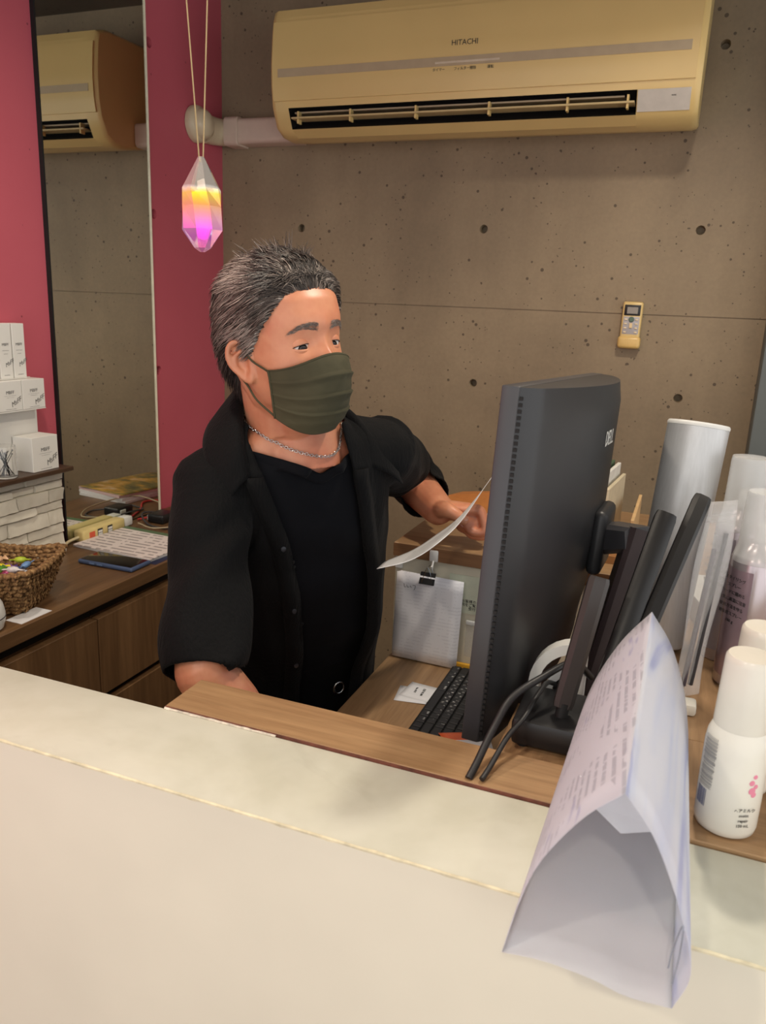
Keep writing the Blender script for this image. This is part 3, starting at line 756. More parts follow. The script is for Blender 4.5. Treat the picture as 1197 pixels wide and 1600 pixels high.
# power strip against the mirror
t = thing('power_strip', (-1.484, 1.69, ZD), 'cream power strip with outlets and a red lamp lying against the mirror', 'power strip')
m_ps = plain('aged_strip', (224, 204, 140), 0.4)
Ms = Matrix.Translation((-1.484, 1.690, ZD+0.0004)) @ Matrix.Rotation(radians(90), 4, 'Z')
MB().rbox((-0.085, -0.018, 0.0), (0.085, 0.018, 0.032), 0.006, 3, M=Ms).build('strip_body', m_ps, t)
MB().rbox((-0.062, -0.0186, 0.008), (-0.040, -0.0175, 0.024), 0.001, 1, M=Ms).build('switch', plain('red_switch', (220, 90, 60), 0.3), t)
for x in (-0.020, 0.020):
    MB().rbox((x-0.010, -0.0188, 0.006), (x+0.010, -0.0175, 0.026), 0.003, 2, M=Ms).build('outlet', m_blackm, t)
    for q in (-0.004, 0.004): MB().rbox((x-0.0085, -0.0192, 0.012+q-0.001), (x+0.0085, -0.0186, 0.0185+q-0.001), 0.001, 1, M=Ms).build('outlet_cover', m_white, t)
MB().rbox((0.088, -0.016, 0.002), (0.122, 0.016, 0.030), 0.005, 2, M=Ms).build('plug', m_white, t)
MB().tube(spline([Ms @ Vector(p) for p in ((-0.083, 0.0, 0.014), (-0.115, 0.004, 0.010), (-0.15, -0.004, 0.006), (-0.20, -0.006, 0.005))]), 0.004, 8).build('mains_lead', plain('ivory_lead', (214, 200, 160), 0.5), t)
t = thing('charger_adapter', (-1.43, 1.885, ZD), 'black charger adapter on the worktop next to the pink wall', 'charger')
MB().rbox((-1.452, 1.855, ZD+0.0005), (-1.395, 1.925, ZD+0.028), 0.006, 3).build('adapter_body', m_black, t)
MB().rbox((-1.4565, 1.862, ZD+0.006), (-1.4515, 1.885, ZD+0.022), 0.001, 1).build('rating_label', m_white, t)
for nm, c, r, pts, lb in (
        ('cable', (60, 58, 60), 0.0028, [(-1.392, 1.90, 0.864), (-1.34, 1.87, 0.857), (-1.36, 1.82, 0.856), (-1.43, 1.83, 0.857), (-1.485, 1.88, 0.872), (-1.46, 1.96, 0.858), (-1.39, 1.99, 0.856)], 'dark grey charging cable looped on the worktop by the charger'),
        ('cable', (196, 60, 60), 0.003, [(-1.49, 1.86, 0.856), (-1.45, 1.96, 0.856), (-1.40, 2.05, 0.856), (-1.47, 2.12, 0.856)], 'red cable lying on the worktop behind the power strip'),
        ('cable', (176, 160, 130), 0.0022, [(-1.44, 1.80, 0.8655), (-1.37, 1.79, 0.8625), (-1.315, 1.90, 0.8625), (-1.36, 2.04, 0.872), (-1.47, 2.04, 0.8625)], 'beige thin cable curling on the worktop by the charger')):
    tag(MB().tube(spline(pts, 8), r, 8).build(nm, plain('cable_%d' % c[0], c, 0.5), None, 80), lb, 'cable')
# magazine, seen in the mirror
def mag_mat():
    n = NT('magazine_cover')
    c = n.ramp(n.noise(14, 3, n.mapped((1, 2.2, 1))), [(0.3, rgb(60, 66, 40)), (0.45, rgb(120, 110, 60)), (0.6, rgb(196, 150, 60)), (0.75, rgb(214, 190, 160))])
    n.set(Base_Color=c, Roughness=0.3); return n.m
t = thing('magazine', (-1.27, 2.16, ZD), 'open magazine stack on the worktop corner, seen in the mirror', 'magazine')
Mg = Matrix.Translation((-1.275, 2.16, ZD)) @ Matrix.Rotation(radians(10), 4, 'Z')
for k in range(3):
    MB().box((-0.105, -0.15, 0.0005+k*0.009), (0.105, 0.15, 0.0088+k*0.009), M=Mg @ Matrix.Rotation(radians(k*3-3), 4, 'Z')).build('pages', m_paper if k < 2 else plain('pink_pages', (220, 190, 190), 0.6), t, 0)
MB().grid(lambda u, v: (lerp(-0.105, 0.105, u), lerp(-0.15, 0.15, v), 0.0285+0.010*sin(pi*u)*v), 10, 10, M=Mg).build('cover', mag_mat(), t, 60, solid=0.0006)
# white rounded thing at the left frame edge, and a paper slip
t = thing('white_dispenser', (-1.215, 1.062, ZD), 'white rounded plastic dispenser at the left edge of the worktop', 'dispenser')
MB().lathe([(0.034, 0.0), (0.042, 0.004), (0.0465, 0.02), (0.0465, 0.034), (0.043, 0.052), (0.032, 0.070), (0.016, 0.080), (0.002, 0.083)], 40, (-1.240, 1.062, ZD+0.0004)).build('shell', m_white, t)
MB().torus((-1.240, 1.062, ZD+0.027), 0.0462, 0.0012, 'z', 40, 6).build('seam', m_ink, t)
tag(MB().box((-1.235, 1.118, ZD+0.0002), (-1.192, 1.20, ZD+0.0008)).build('paper_slip', m_paper, None, 0), 'small white paper slip under the woven basket corner', 'paper')

# ------------------------------------------------------------------ monitor with stand
m_mon = plain('monitor_grey', (44, 45, 48), 0.42, var=0.04, bump=0.08, bscale=900)
m_mon2 = plain('monitor_side', (62, 62, 66), 0.38, var=0.03)
NT_ = Vector((-0.185, 0.851, 1.424)); FT_ = Vector((-0.165, 1.498, 1.401)); NB_ = Vector((-0.198, 0.830, 0.993))
ey = (FT_-NT_); MW = ey.length; ey.normalize()
ez = (NT_-NB_); ez = (ez-ey*ez.dot(ey)); MH = 0.425; ez.normalize(); en = ey.cross(ez)
if en.x < 0: en = -en
MO = NT_-ez*MH
def mp(s, h, d): return MO+ey*s+ez*h+en*d
t = thing('computer_monitor', (-0.13, 1.05, ZK), 'dark grey computer monitor seen from behind on the desk', 'monitor')
def mdepth(s, h):
    g = sin(pi*min(max(s/MW, 0), 1))**0.75; k = sstep(-0.02, 0.22, h)*0.45+0.55
    edge = 1-exp(-min(s, MW-s)/0.004)
    tp = 1-0.10*sstep(MH-0.03, MH, h)
    return (0.017+0.009*edge)+0.058*g*k*tp
mb = MB(); n1, n2 = 40, 30
vs = []; fs = []
for j in range(n2+1):
    for i in range(n1+1):
        s_, h_ = MW*i/n1, MH*j/n2; vs.append(mp(s_, h_, mdepth(s_, h_)))
for j in range(n2):
    for i in range(n1): a = j*(n1+1)+i; fs.append((a, a+1, a+n1+2, a+n1+1))
o = len(vs)
for j in range(n2+1):
    for i in range(n1+1): vs.append(mp(MW*i/n1, MH*j/n2, 0.0))
for j in range(n2):
    for i in range(n1): a = o+j*(n1+1)+i; fs.append((a, a+n1+1, a+n1+2, a+1))
bd = [i for i in range(n1)]+[j*(n1+1)+n1 for j in range(n2)]+[n2*(n1+1)+i for i in range(n1, 0, -1)]+[j*(n1+1) for j in range(n2, 0, -1)]
for k in range(len(bd)): a, b = bd[k], bd[(k+1) % len(bd)]; fs.append((b, a, o+a, o+b))
mb.add(vs, fs); mb.build('back_shell', m_mon, t, 40)
# thin bezel frame and screen on the user's side
Mm = Matrix((ey, ez, en)).transposed().to_4x4(); Mm.translation = MO
mb = MB(); mb.rbox((-0.0008, -0.001, -0.004), (MW+0.0008, MH+0.0008, 0.0165), 0.0015, 2, M=Mm); mb.build('side_frame', m_mon2, t)
sc = NT('screen_on'); sc.set(Base_Color=(0.02, 0.02, 0.025, 1), Roughness=0.25); sc.b.inputs['Emission Color'].default_value = (0.8, 0.9, 1, 1); sc.b.inputs['Emission Strength'].default_value = 0.6
mb = MB(); mb.box((0.008, 0.018, -0.0046), (MW-0.008, MH-0.008, -0.0041), M=Mm); mb.build('screen', sc.m, t, 0)
mb = MB()
for k in range(58):
    h = 0.012+k*(MH-0.024)/57
    mb.box((-0.0012, h-0.0020, 0.0168), (0.0022, h+0.0020, 0.0208), M=Mm)
v = mb.build('vent_slots', m_blackm, t, 0); v['kind'] = 'stuff'
# lettering on the back, right where the shell is thickest
sL = MW*0.455; hL = MH-0.075
tn = (mp(sL+0.02, hL, mdepth(sL+0.02, hL))-mp(sL-0.02, hL, mdepth(sL-0.02, hL))).normalized()
text('brand_lettering', 'DELL', 0.030, frame(mp(sL, hL, mdepth(sL, hL)+0.0012), tn, ez), m_white, t)
# stand: mounting disc, neck, slanted column, base
mc = mp(MW*0.5, MH*0.47, mdepth(MW*0.5, MH*0.47))
Mn = frame(mc-en*0.004, ey, ez)
MB().rbox((-0.052, -0.048, 0.0), (0.052, 0.048, 0.022), 0.010, 3, M=Mn).build('mounting_plate', m_mon, t)
tipn = Vector((-0.040, 1.110, 1.203))
c0 = mc+en*0.016
nk = MB(); ax = (tipn-c0).normalized(); sd = ax.cross(Vector((0, 0, 1))).normalized(); upv = sd.cross(ax)
def ring4(p, w, h, r=0.004): return [p+sd*(w*a)+upv*(h*b) for a, b in ((-1, -0.7), (-0.7, -1), (0.7, -1), (1, -0.7), (1, 0.7), (0.7, 1), (-0.7, 1), (-1, 0.7))]
nk.rings([ring4(c0, 0.030, 0.024), ring4(tipn+ax*0.012, 0.026, 0.017)]); nk.build('neck', m_mon2, t)
cb = Vector((-0.112, 0.992, ZK+0.012)); ct = tipn+Vector((0.004, 0.008, 0.012)); ax2 = (ct-cb).normalized()
s2 = Vector((0.15, -0.99, 0)); s2 = (s2-ax2*s2.dot(ax2)).normalized(); w2 = ax2.cross(s2)
cl = MB(); cl.rings([[p+w2*(0.017*a)+s2*(0.030*b) for a, b in ((-1, -0.8), (-0.6, -1), (0.6, -1), (1, -0.8), (1, 0.8), (0.6, 1), (-0.6, 1), (-1, 0.8))] for p in (cb, ct)]); cl.build('column', plain('column_brown', (58, 48, 50), 0.35), t)
MB().rbox((-0.215, 0.89, ZK+0.0004), (-0.035, 1.09, ZK+0.013), 0.005, 3).build('base', m_mon, t)

# ------------------------------------------------------------------ router with four antennas, white modem, cables
t = thing('wifi_router', (-0.03, 0.86, ZT), 'black router with tall flat antennas on the side shelf', 'router')
MB().rbox((-0.138, 0.806, ZT+0.004), (0.050, 0.905, ZT+0.036), 0.006, 2).build('router_body', m_black, t)
for x in (-0.125, 0.036):
    for y in (0.818, 0.893): MB().lathe([(0.006, 0.0005), (0.006, 0.005)], 12, (x, y, ZT)).build('foot', m_blackm, t)
m_ant = plain('antenna_black', (15, 14, 15), 0.4, var=0.05)
m_ant2 = plain('antenna_brown', (52, 46, 44), 0.34, var=0.05)
def antenna(b, tp, w, d, m):
    b = Vector(b); tp = Vector(tp); ax = (tp-b).normalized(); u = Vector((0.94, 0.34, 0)); u = (u-ax*u.dot(ax)).normalized(); v = ax.cross(u)
    prof = ((-1, -0.4), (-0.55, -1), (0.55, -1), (1, -0.4), (1, 0.4), (0.55, 1), (-0.55, 1), (-1, 0.4))
    mb = MB(); mb.rings([[b+ax*(L*(tp-b).length)+u*(w*k*a)+v*(d*k*c) for a, c in prof] for L, k in ((0.06, 0.9), (0.10, 1.0), (0.97, 1.06), (1.0, 0.95))])
    an = mb.build('antenna', m, t)
    MB().tube([b-Vector((0, 0, 0.012)), b+ax*0.016], 0.0075, 12).build('hinge', m_blackm, an)
antenna((-0.088, 0.836, 1.056), (-0.066, 0.888, 1.212), 0.0115, 0.0065, m_ant2)
antenna((-0.052, 0.880, 1.050), (-0.004, 1.010, 1.268), 0.0125, 0.0065, m_ant)
antenna((-0.034, 0.884, 1.056), (0.036, 1.050, 1.286), 0.0105, 0.0065, m_ant)
for x in (-0.11, -0.06): MB().rbox((x-0.012, 0.903, ZT+0.010), (x+0.012, 0.912, ZT+0.026), 0.001, 1).build('cable_plug', plain('clear_plug', (150, 156, 158), 0.2), t)
# white modem standing behind: rounded white frame with a dark middle
t = thing('white_modem', (-0.09, 0.985, ZK+0.013), 'white modem with a rounded frame standing behind the router', 'modem')
def arch(x0, x1, z0, z1, r, n=8):
    pts = [(x0, z0)]
    for k in range(n+1): a = pi-k*pi/2/n; pts.append((x0+r+r*cos(a), z1-r+r*sin(a)))
    pts += [(x1, z1), (x1, z0)]
    return pts
def arch_ring(x0, x1, z0, z1, r, w, y0, y1):
    A = arch(x0, x1, z0, z1, r); B = arch(x0+w, x1-w, z0, z1-w, r-w); n = len(A); m = MB()
    vs = [(x, y0, z) for x, z in A]+[(x, y0, z) for x, z in B]+[(x, y1, z) for x, z in A]+[(x, y1, z) for x, z in B]; fs = []
    for i in range(n-1):
        fs += [(i, i+1, n+i+1, n+i), (2*n+i, 3*n+i, 3*n+i+1, 2*n+i+1), (i, 2*n+i, 2*n+i+1, i+1), (n+i, n+i+1, 3*n+i+1, 3*n+i)]
    return m.add(vs, fs)
yM = 0.917
arch_ring(-0.140, -0.072, ZK+0.0134, 1.112, 0.060, 0.013, yM, yM+0.022).build('outer_frame', m_white, t, 40)
arch_ring(-0.120, -0.076, ZK+0.0136, 1.080, 0.040, 0.009, yM+0.003, yM+0.019).build('inner_frame', plain('pale_grey', (190, 194, 196), 0.3), t, 40)
m = MB(); A = arch(-0.1095, -0.086, ZK+0.0136, 1.069, 0.02); m.rings([[(x, y, z) for x, z in A] for y in (yM+0.005, yM+0.016)]); m.build('dark_core', m_black, t, 40)
for lb, pts, r in (('thicker black cable from the counter gap up to the router', [(-0.162, 0.718, 1.0245), (-0.158, 0.735, 1.035), (-0.150, 0.77, 1.060), (-0.138, 0.80, 1.085), (-0.112, 0.840, 1.098), (-0.085, 0.890, 1.100), (-0.065, 0.925, 1.07)], 0.0042),
                   ('thinner black cable from the counter gap beside the thicker cable', [(-0.148, 0.718, 1.0275), (-0.144, 0.735, 1.033), (-0.135, 0.775, 1.050), (-0.124, 0.800, 1.062), (-0.117, 0.840, 1.072), (-0.112, 0.880, 1.072), (-0.106, 0.911, 1.058)], 0.0030)):
    tag(MB().tube(spline(pts, 8), r, 10).build('power_cable', plain('cable_rubber', (34, 34, 36), 0.45) if 'thicker' in lb and 'beside' not in lb else bpy.data.materials['cable_rubber'], None, 80), lb, 'cable', 'black cables over the ledge')

# ------------------------------------------------------------------ keyboard
t = thing('keyboard', (-0.32, 1.26, ZK), 'black keyboard with white legends on the low desk', 'keyboard')
KX0, KY1 = -0.388, 1.483          # near-user edge, left (far) end
MB().rbox((KX0, KY1-0.445, ZK+0.0004), (KX0+0.135, KY1, ZK+0.012), 0.003, 2).build('keyboard_base', m_blackm, t)
U = 0.01905
rowsK = [[('Ctrl', 1.5), ('Fn', 1), ('⊞', 1.25), ('Alt', 1.25), ('無変換', 1.25), ('', 4.5), ('変換', 1.25), ('かな', 1.25), ('', 1), ('', 1.25)],
         [('', 2.0), ('Z', 1), ('X', 1), ('C', 1), ('V', 1), ('B', 1), ('N', 1), ('M', 1), ('<', 1), ('>', 1), ('?', 1), ('_', 1), ('', 2)],
         [('Caps', 1.5), ('A', 1), ('S', 1), ('D', 1), ('F', 1), ('G', 1), ('H', 1), ('J', 1), ('K', 1), ('L', 1), (';', 1), (':', 1), (']', 1), ('', 1.5)],
         [('Tab', 1.25), ('Q', 1), ('W', 1), ('E', 1), ('R', 1), ('T', 1), ('Y', 1), ('U', 1), ('I', 1), ('O', 1), ('P', 1), ('@', 1), ('[', 1), ('', 1.75)],
         [('', 1)]*15, [('', 1)]*15]
kana = dict(zip('ZXCVBNMASDFGHJKL', 'つさそひこみもちとしはきくまのり'))
keymesh = {}; m_key = plain('key_black', (30, 30, 32), 0.45, var=0.03)
def key_obj(x, y0, w):
    k = round(w, 2)
    if k not in keymesh:
        mb = MB(); L = w*U-0.0028; D = U-0.0028
        def rr(ix, z): return [(ix, -ix, z), (D-ix, -ix, z), (D-ix, -L+ix, z), (ix, -L+ix, z)]
        mb.rings([rr(0, 0), rr(0.0004, 0.003), rr(0.0012, 0.0045)]); keymesh[k] = mb.mesh('key', m_key, 0)
    o = bpy.data.objects.new('key', keymesh[k]); COL.objects.link(o); o.parent = t; o.location = Vector((x, y0, ZK+0.0122))-OFF[t.name]
    OFF[o.name] = OFF[t.name]
for r, row in enumerate(rowsK):
    x = KX0+0.006+r*U*(1.0 if r < 5 else 1.08); y = KY1-0.006
    for nm, w in row:
        key_obj(x, y-0.0014, w)
        if nm and r < 3:
            one = len(nm) == 1
            text('key_legend', nm, 0.0065 if one else 0.0042, frame((x+0.0115, y-0.0055 if one else y-w*U*0.45, ZK+0.0169), (0, -1, 0), (1, 0, 0)), m_white, t, extrude=0.0)
            if nm in kana: text('key_legend', kana[nm], 0.0055, frame((x+0.0055, y-0.0125, ZK+0.0169), (0, -1, 0), (1, 0, 0)), m_white, t, extrude=0.0)
        y -= w*U
    for c in range(7):
        if r == 1 and c < 3: pass
        key_obj(x, KY1-0.006-(15.3+c*1.0+(0.15 if c > 2 else 0))*U, 1)
# slips of paper beside it and a leaflet by the monitor foot
for i, (x, y, r, z, lb) in enumerate(((-0.430, 1.345, 8, 0.0004, 'lower white receipt slip beside the keyboard'), (-0.420, 1.362, -6, 0.0011, 'upper white receipt slip beside the keyboard'))):
    M = Matrix.Translation((x, y, ZK+z)) @ Matrix.Rotation(radians(r), 4, 'Z')
    p = thing('receipt_slip', (x, y, ZK), lb, 'receipt', 'receipt slips by the keyboard')
    MB().grid(lambda u, v: (lerp(-0.030, 0.034, u), lerp(-0.034, 0.030, v), 0.0004+0.0012*u*u), 6, 4, M=M).build('slip', m_paper, p, 60, solid=0.0002)
    if i: text('print', '合計 ¥2,380', 0.0062, M @ frame((0.008, -0.002, 0.0015), (0.15, -1, 0), (1, 0.15, 0)), m_ink, p); text('print', 'No. 0127', 0.0060, M @ frame((-0.008, 0.0, 0.0012), (0.15, -1, 0), (1, 0.15, 0)), m_ink, p)
t = thing('folded_leaflet', (-0.275, 1.16, ZK+0.017), 'folded white and orange-red leaflet lying on the keyboard beside the monitor', 'leaflet')
Mf = Matrix.Translation((-0.275, 1.165, ZK+0.0178)) @ Matrix.Rotation(radians(28), 4, 'Z')
MB().grid(lambda u, v: (lerp(-0.035, 0.045, u), lerp(-0.06, 0.0, v), 0.0008+0.018*v), 6, 6, M=Mf).build('white_flap', m_paper, t, 60, solid=0.0003)
MB().grid(lambda u, v: (lerp(-0.035, 0.045, u), lerp(0.0, 0.05, v), 0.0188-0.015*v), 6, 6, M=Mf).build('orange_flap', plain('orange_red', (206, 92, 48), 0.5), t, 60, solid=0.0003)

# ------------------------------------------------------------------ papers hung on the raised shelf
YB = 1.5045
t = thing('hanging_notes', (-0.455, YB-0.01, 0.77), 'sheaf of white handwritten list sheets hung by a black binder clip', 'papers')
def list_mat():
    n = NT('list_sheet')
    wv = n.node('ShaderNodeTexWave'); wv.wave_type = 'BANDS'; wv.bands_direction = 'Z'; wv.inputs['Scale'].default_value = 42; n.l.new(n.co(), wv.inputs['Vector'])
    ln = n.math('MULTIPLY', n.math('GREATER_THAN', wv.outputs['Fac'], 0.80), n.math('GREATER_THAN', n.noise(1.0, 2, n.mapped((70, 1, 30))), 0.5))
    n.set(Base_Color=n.mix(n.math('MULTIPLY', ln, 0.14), rgb(244, 244, 248), rgb(120, 120, 135)), Roughness=0.7)
    return n.m
m_list = list_mat()
for k, (dx, dz, dy) in enumerate(((0.006, 0.001, 0.0), (0.003, 0.0005, 0.003), (0.0, 0.0, 0.006))):
    MB().grid(lambda u, v: (lerp(-0.5285, -0.3885, u)+dx+0.003*v, YB-0.006-dy-0.004*(1-v)*(0.4+u), lerp(0.7665, 0.961, v)-0.004*u*v+dz), 8, 8).build('sheet', m_list, t, 60, solid=0.0004)
for i, pts in enumerate(([(-0.508, 0, 0.937), (-0.506, 0, 0.929), (-0.503, 0, 0.930)], [(-0.502, 0, 0.935), (-0.499, 0, 0.929), (-0.496, 0, 0.931)], [(-0.494, 0, 0.934), (-0.491, 0, 0.930)], [(-0.488, 0, 0.936), (-0.482, 0, 0.936), (-0.483, 0, 0.929), (-0.485, 0, 0.926)])):
    MB().tube([(x, YB-0.0150, z) for x, y, z in pts], 0.0005, 5).build('handwriting', m_ink, t)
t = thing('binder_clip', (-0.457, YB-0.014, 0.945), 'black binder clip with wire handles holding the hung sheets', 'clip')
MB().rings([[(-0.474+0.001*q, YB-0.0165-a, z) for a, z in ((0, 0.944), (0.0025, 0.9435), (-0.010, 0.966), (-0.0125, 0.966))] for q in (0, 33)]).build('clip_body', m_blackm, t, 0)
for s_, y in ((0, YB-0.020), (0, YB-0.004)):
    MB().tube(spline([(-0.468, y, 0.948), (-0.462, y+0.002, 0.968), (-0.457, y+0.003, 0.981), (-0.450, y+0.002, 0.968), (-0.446, y, 0.948)], 5), 0.0007, 6).build('wire_handle', m_metal, t)
t = thing('adhesive_hook', (-0.449, YB, 0.98), 'small white adhesive hook on the shelf edge above the clip', 'hook')
MB().rbox((-0.4585, YB-0.006, 0.991), (-0.4395, YB-0.0002, 1.016), 0.003, 2).build('hook_plate', m_white, t)
MB().tube(spline([(-0.449, YB-0.005, 0.993), (-0.449, YB-0.010, 0.984), (-0.449, YB-0.012, 0.979), (-0.449, YB-0.014, 0.984)], 5), 0.0022, 8).build('hook_arm', m_white, t)
t = thing('wall_notice', (-0.36, YB+0.008, 0.9), 'pale green printed notice sheet on the shelf box behind the hung list', 'notice')
MB().box((-0.415, 1.5122, 0.885), (-0.24, 1.5133, 0.968)).build('notice_sheet', plain('pale_green_paper', (208, 212, 190), 0.6), t, 0)
for k, s_ in enumerate(('お客様カード', '記入例をご覧ください', '受付')): text('notice_print', s_, 0.008, frame((-0.362, 1.5118, 0.912-0.008*k), (1, 0, 0), (0, 0, 1)), m_ink, t)
tag(MB().rbox((-0.5365, 1.509, 0.962), (-0.520, 1.5133, 0.988), 0.001, 1).build('wall_switch', m_white), 'small white plastic tab in the corner above the hung list', 'switch')
t = thing('clear_pouch', (-0.34, 1.509, 0.80), 'small clear plastic pouch taped to the shelf box by the monitor', 'pouch')
m_film = NT('clear_film'); m_film.set(Base_Color=rgb(240, 240, 240), Roughness=0.1, Alpha=0.16); m_film = m_film.m
MB().grid(lambda u, v: (lerp(-0.372, -0.315, u), 1.511-0.006*sin(pi*u), lerp(0.79, 0.872, v)), 8, 8).build('pouch_film', m_film, t, 60, solid=0.0006)
MB().rbox((-0.372, 1.506, 0.862), (-0.35, 1.5125, 0.872), 0.002, 2).build('tape', m_white, t)
tag(MB().rbox((-0.388, 1.4955, ZK+0.0004), (-0.26, 1.5045, ZK+0.014), 0.002, 2).build('yellow_ruler', plain('amber', (214, 160, 50), 0.4)), 'amber yellow strip lying against the shelf box behind the keyboard', 'ruler')

# ------------------------------------------------------------------ things on the back shelf beyond the monitor
m_kraft = plain('kraft_card', (160, 112, 66), 0.7)
t = thing('cardboard_tray', (-0.10, 1.62, ZT), 'small open brown cardboard tray on the back shelf', 'box')
MB().box((-0.150, 1.575, ZT+0.0005), (-0.060, 1.665, ZT+0.003)).build('tray_bottom', m_kraft, t, 0)
for lo, hi in (((-0.150, 1.575, ZT+0.0031), (-0.147, 1.665, ZT+0.035)), ((-0.063, 1.575, ZT+0.0031), (-0.060, 1.665, ZT+0.022)), ((-0.1469, 1.662, ZT+0.0031), (-0.0631, 1.665, ZT+0.035)), ((-0.1469, 1.575, ZT+0.0031), (-0.0631, 1.578, ZT+0.016))):
    MB().box(lo, hi).build('tray_side', m_kraft, t, 0)
for i, (nm, c, x, y, h, r, lb) in enumerate((('file_folder', (222, 180, 80), -0.166, 1.79, 0.150, -5, 'yellow file folder standing on the back shelf'), ('file_folder', (70, 96, 70), -0.152, 1.79, 0.155, -5, 'dark green file folder standing on the back shelf'),
        ('file_folder', (226, 224, 216), -0.138, 1.79, 0.150, -5, 'white file folder standing on the back shelf, left one'), ('file_folder', (214, 200, 170), -0.124, 1.79, 0.125, -5, 'buff file folder standing on the back shelf'))):
    M = Matrix.Translation((x, y, ZT+0.0005)) @ Matrix.Rotation(radians(r), 4, 'Z')
    tag(MB().rbox((-0.004, -0.09, 0), (0.004, 0.12, h), 0.001, 1, M=M).build(nm, plain('folder_%d' % i, c, 0.6)), lb, 'folder', 'file folders on the back shelf')
tag(MB().rbox((-0.075, 1.66, ZT+0.0005), (-0.068, 1.93, ZT+0.075), 0.001, 1).build('wooden_board', plain('pale_board', (214, 178, 128), 0.6)), 'pale wooden board standing on edge behind the antennas', 'board')
t = thing('white_hook', (-0.030, 1.32, ZT), 'small white hook stand behind the silver canister', 'hook')
MB().rbox((-0.048, 1.305, ZT+0.0005), (-0.008, 1.345, ZT+0.006), 0.002, 2).build('foot_plate', m_white, t)
MB().tube(spline([(-0.028, 1.325, ZT+0.005), (-0.028, 1.325, ZT+0.14), (-0.028, 1.325, ZT+0.168), (-0.025, 1.332, ZT+0.177), (-0.021, 1.328, ZT+0.168)], 5), 0.0035, 8).build('hook_rod', m_white, t)
t = thing('paper_parcel', (-0.47, 1.80, ZT), 'brown paper parcel with a white wrapper on the back shelf behind the hand', 'parcel')
Mq = Matrix.Translation((-0.47, 1.82, ZT+0.0005)) @ Matrix.Rotation(radians(-14), 4, 'Z')
MB().rings([[(x, y, z) for y, z in ((-0.07, 0.0), (0.07, 0.0), (0.07, 0.035), (0.0, h), (-0.07, 0.030))] for x, h in ((-0.05, 0.038), (0.16, 0.085))], M=Mq).build('brown_wrap', plain('parcel_brown', (176, 112, 56), 0.55), t, 20)
MB().rings([[(x, y, z) for y, z in ((-0.074, 0.0), (0.072, 0.0), (0.072, 0.030), (-0.074, 0.030))] for x in (0.0, 0.15)], M=Mq).build('white_sleeve', m_paper, t, 0)

# ------------------------------------------------------------------ silver canister
def brushed():
    n = NT('brushed_aluminium'); nz = n.noise(1.0, 3, n.mapped((300, 300, 3)))
    n.set(Base_Color=n.ramp(nz, [(0.3, rgb(198, 199, 200)), (0.7, rgb(206, 207, 208))]), Metallic=0.45, Roughness=0.42); return n.m
t = thing('silver_canister', (0.0, 1.18, ZT), 'tall brushed silver cylinder canister leaning behind the antennas', 'canister')
Mc = frame((0.003, 1.095, ZT+0.003), (1, 0, -0.06), (0, 1, 0)); axc = Vector((0.021, 0.058, 0.34)).normalized()
x_ = Vector((1, 0, 0)); x_ = (x_-axc*axc.dot(x_)).normalized(); y_ = axc.cross(x_)
Mc = Matrix((x_, y_, axc)).transposed().to_4x4(); Mc.translation = (0.002, 1.180, ZT+0.0085)
MB().lathe([(0.0385, 0.0), (0.041, 0.003), (0.0432, 0.325), (0.0432, 0.327)], 48, M=Mc, caps=True).build('can_wall', brushed(), t, 60)
MB().lathe([(0.0436, 0.3272), (0.0440, 0.331), (0.0424, 0.3335), (0.0408, 0.331), (0.0408, 0.3272)], 48, M=Mc, caps=False).build('rim', m_white, t, 60)
MB().lathe([(0.0403, 0.3276), (0.0403, 0.3286)], 48, M=Mc).build('lid', plain('lid_grey', (196, 196, 190), 0.4), t, 30)

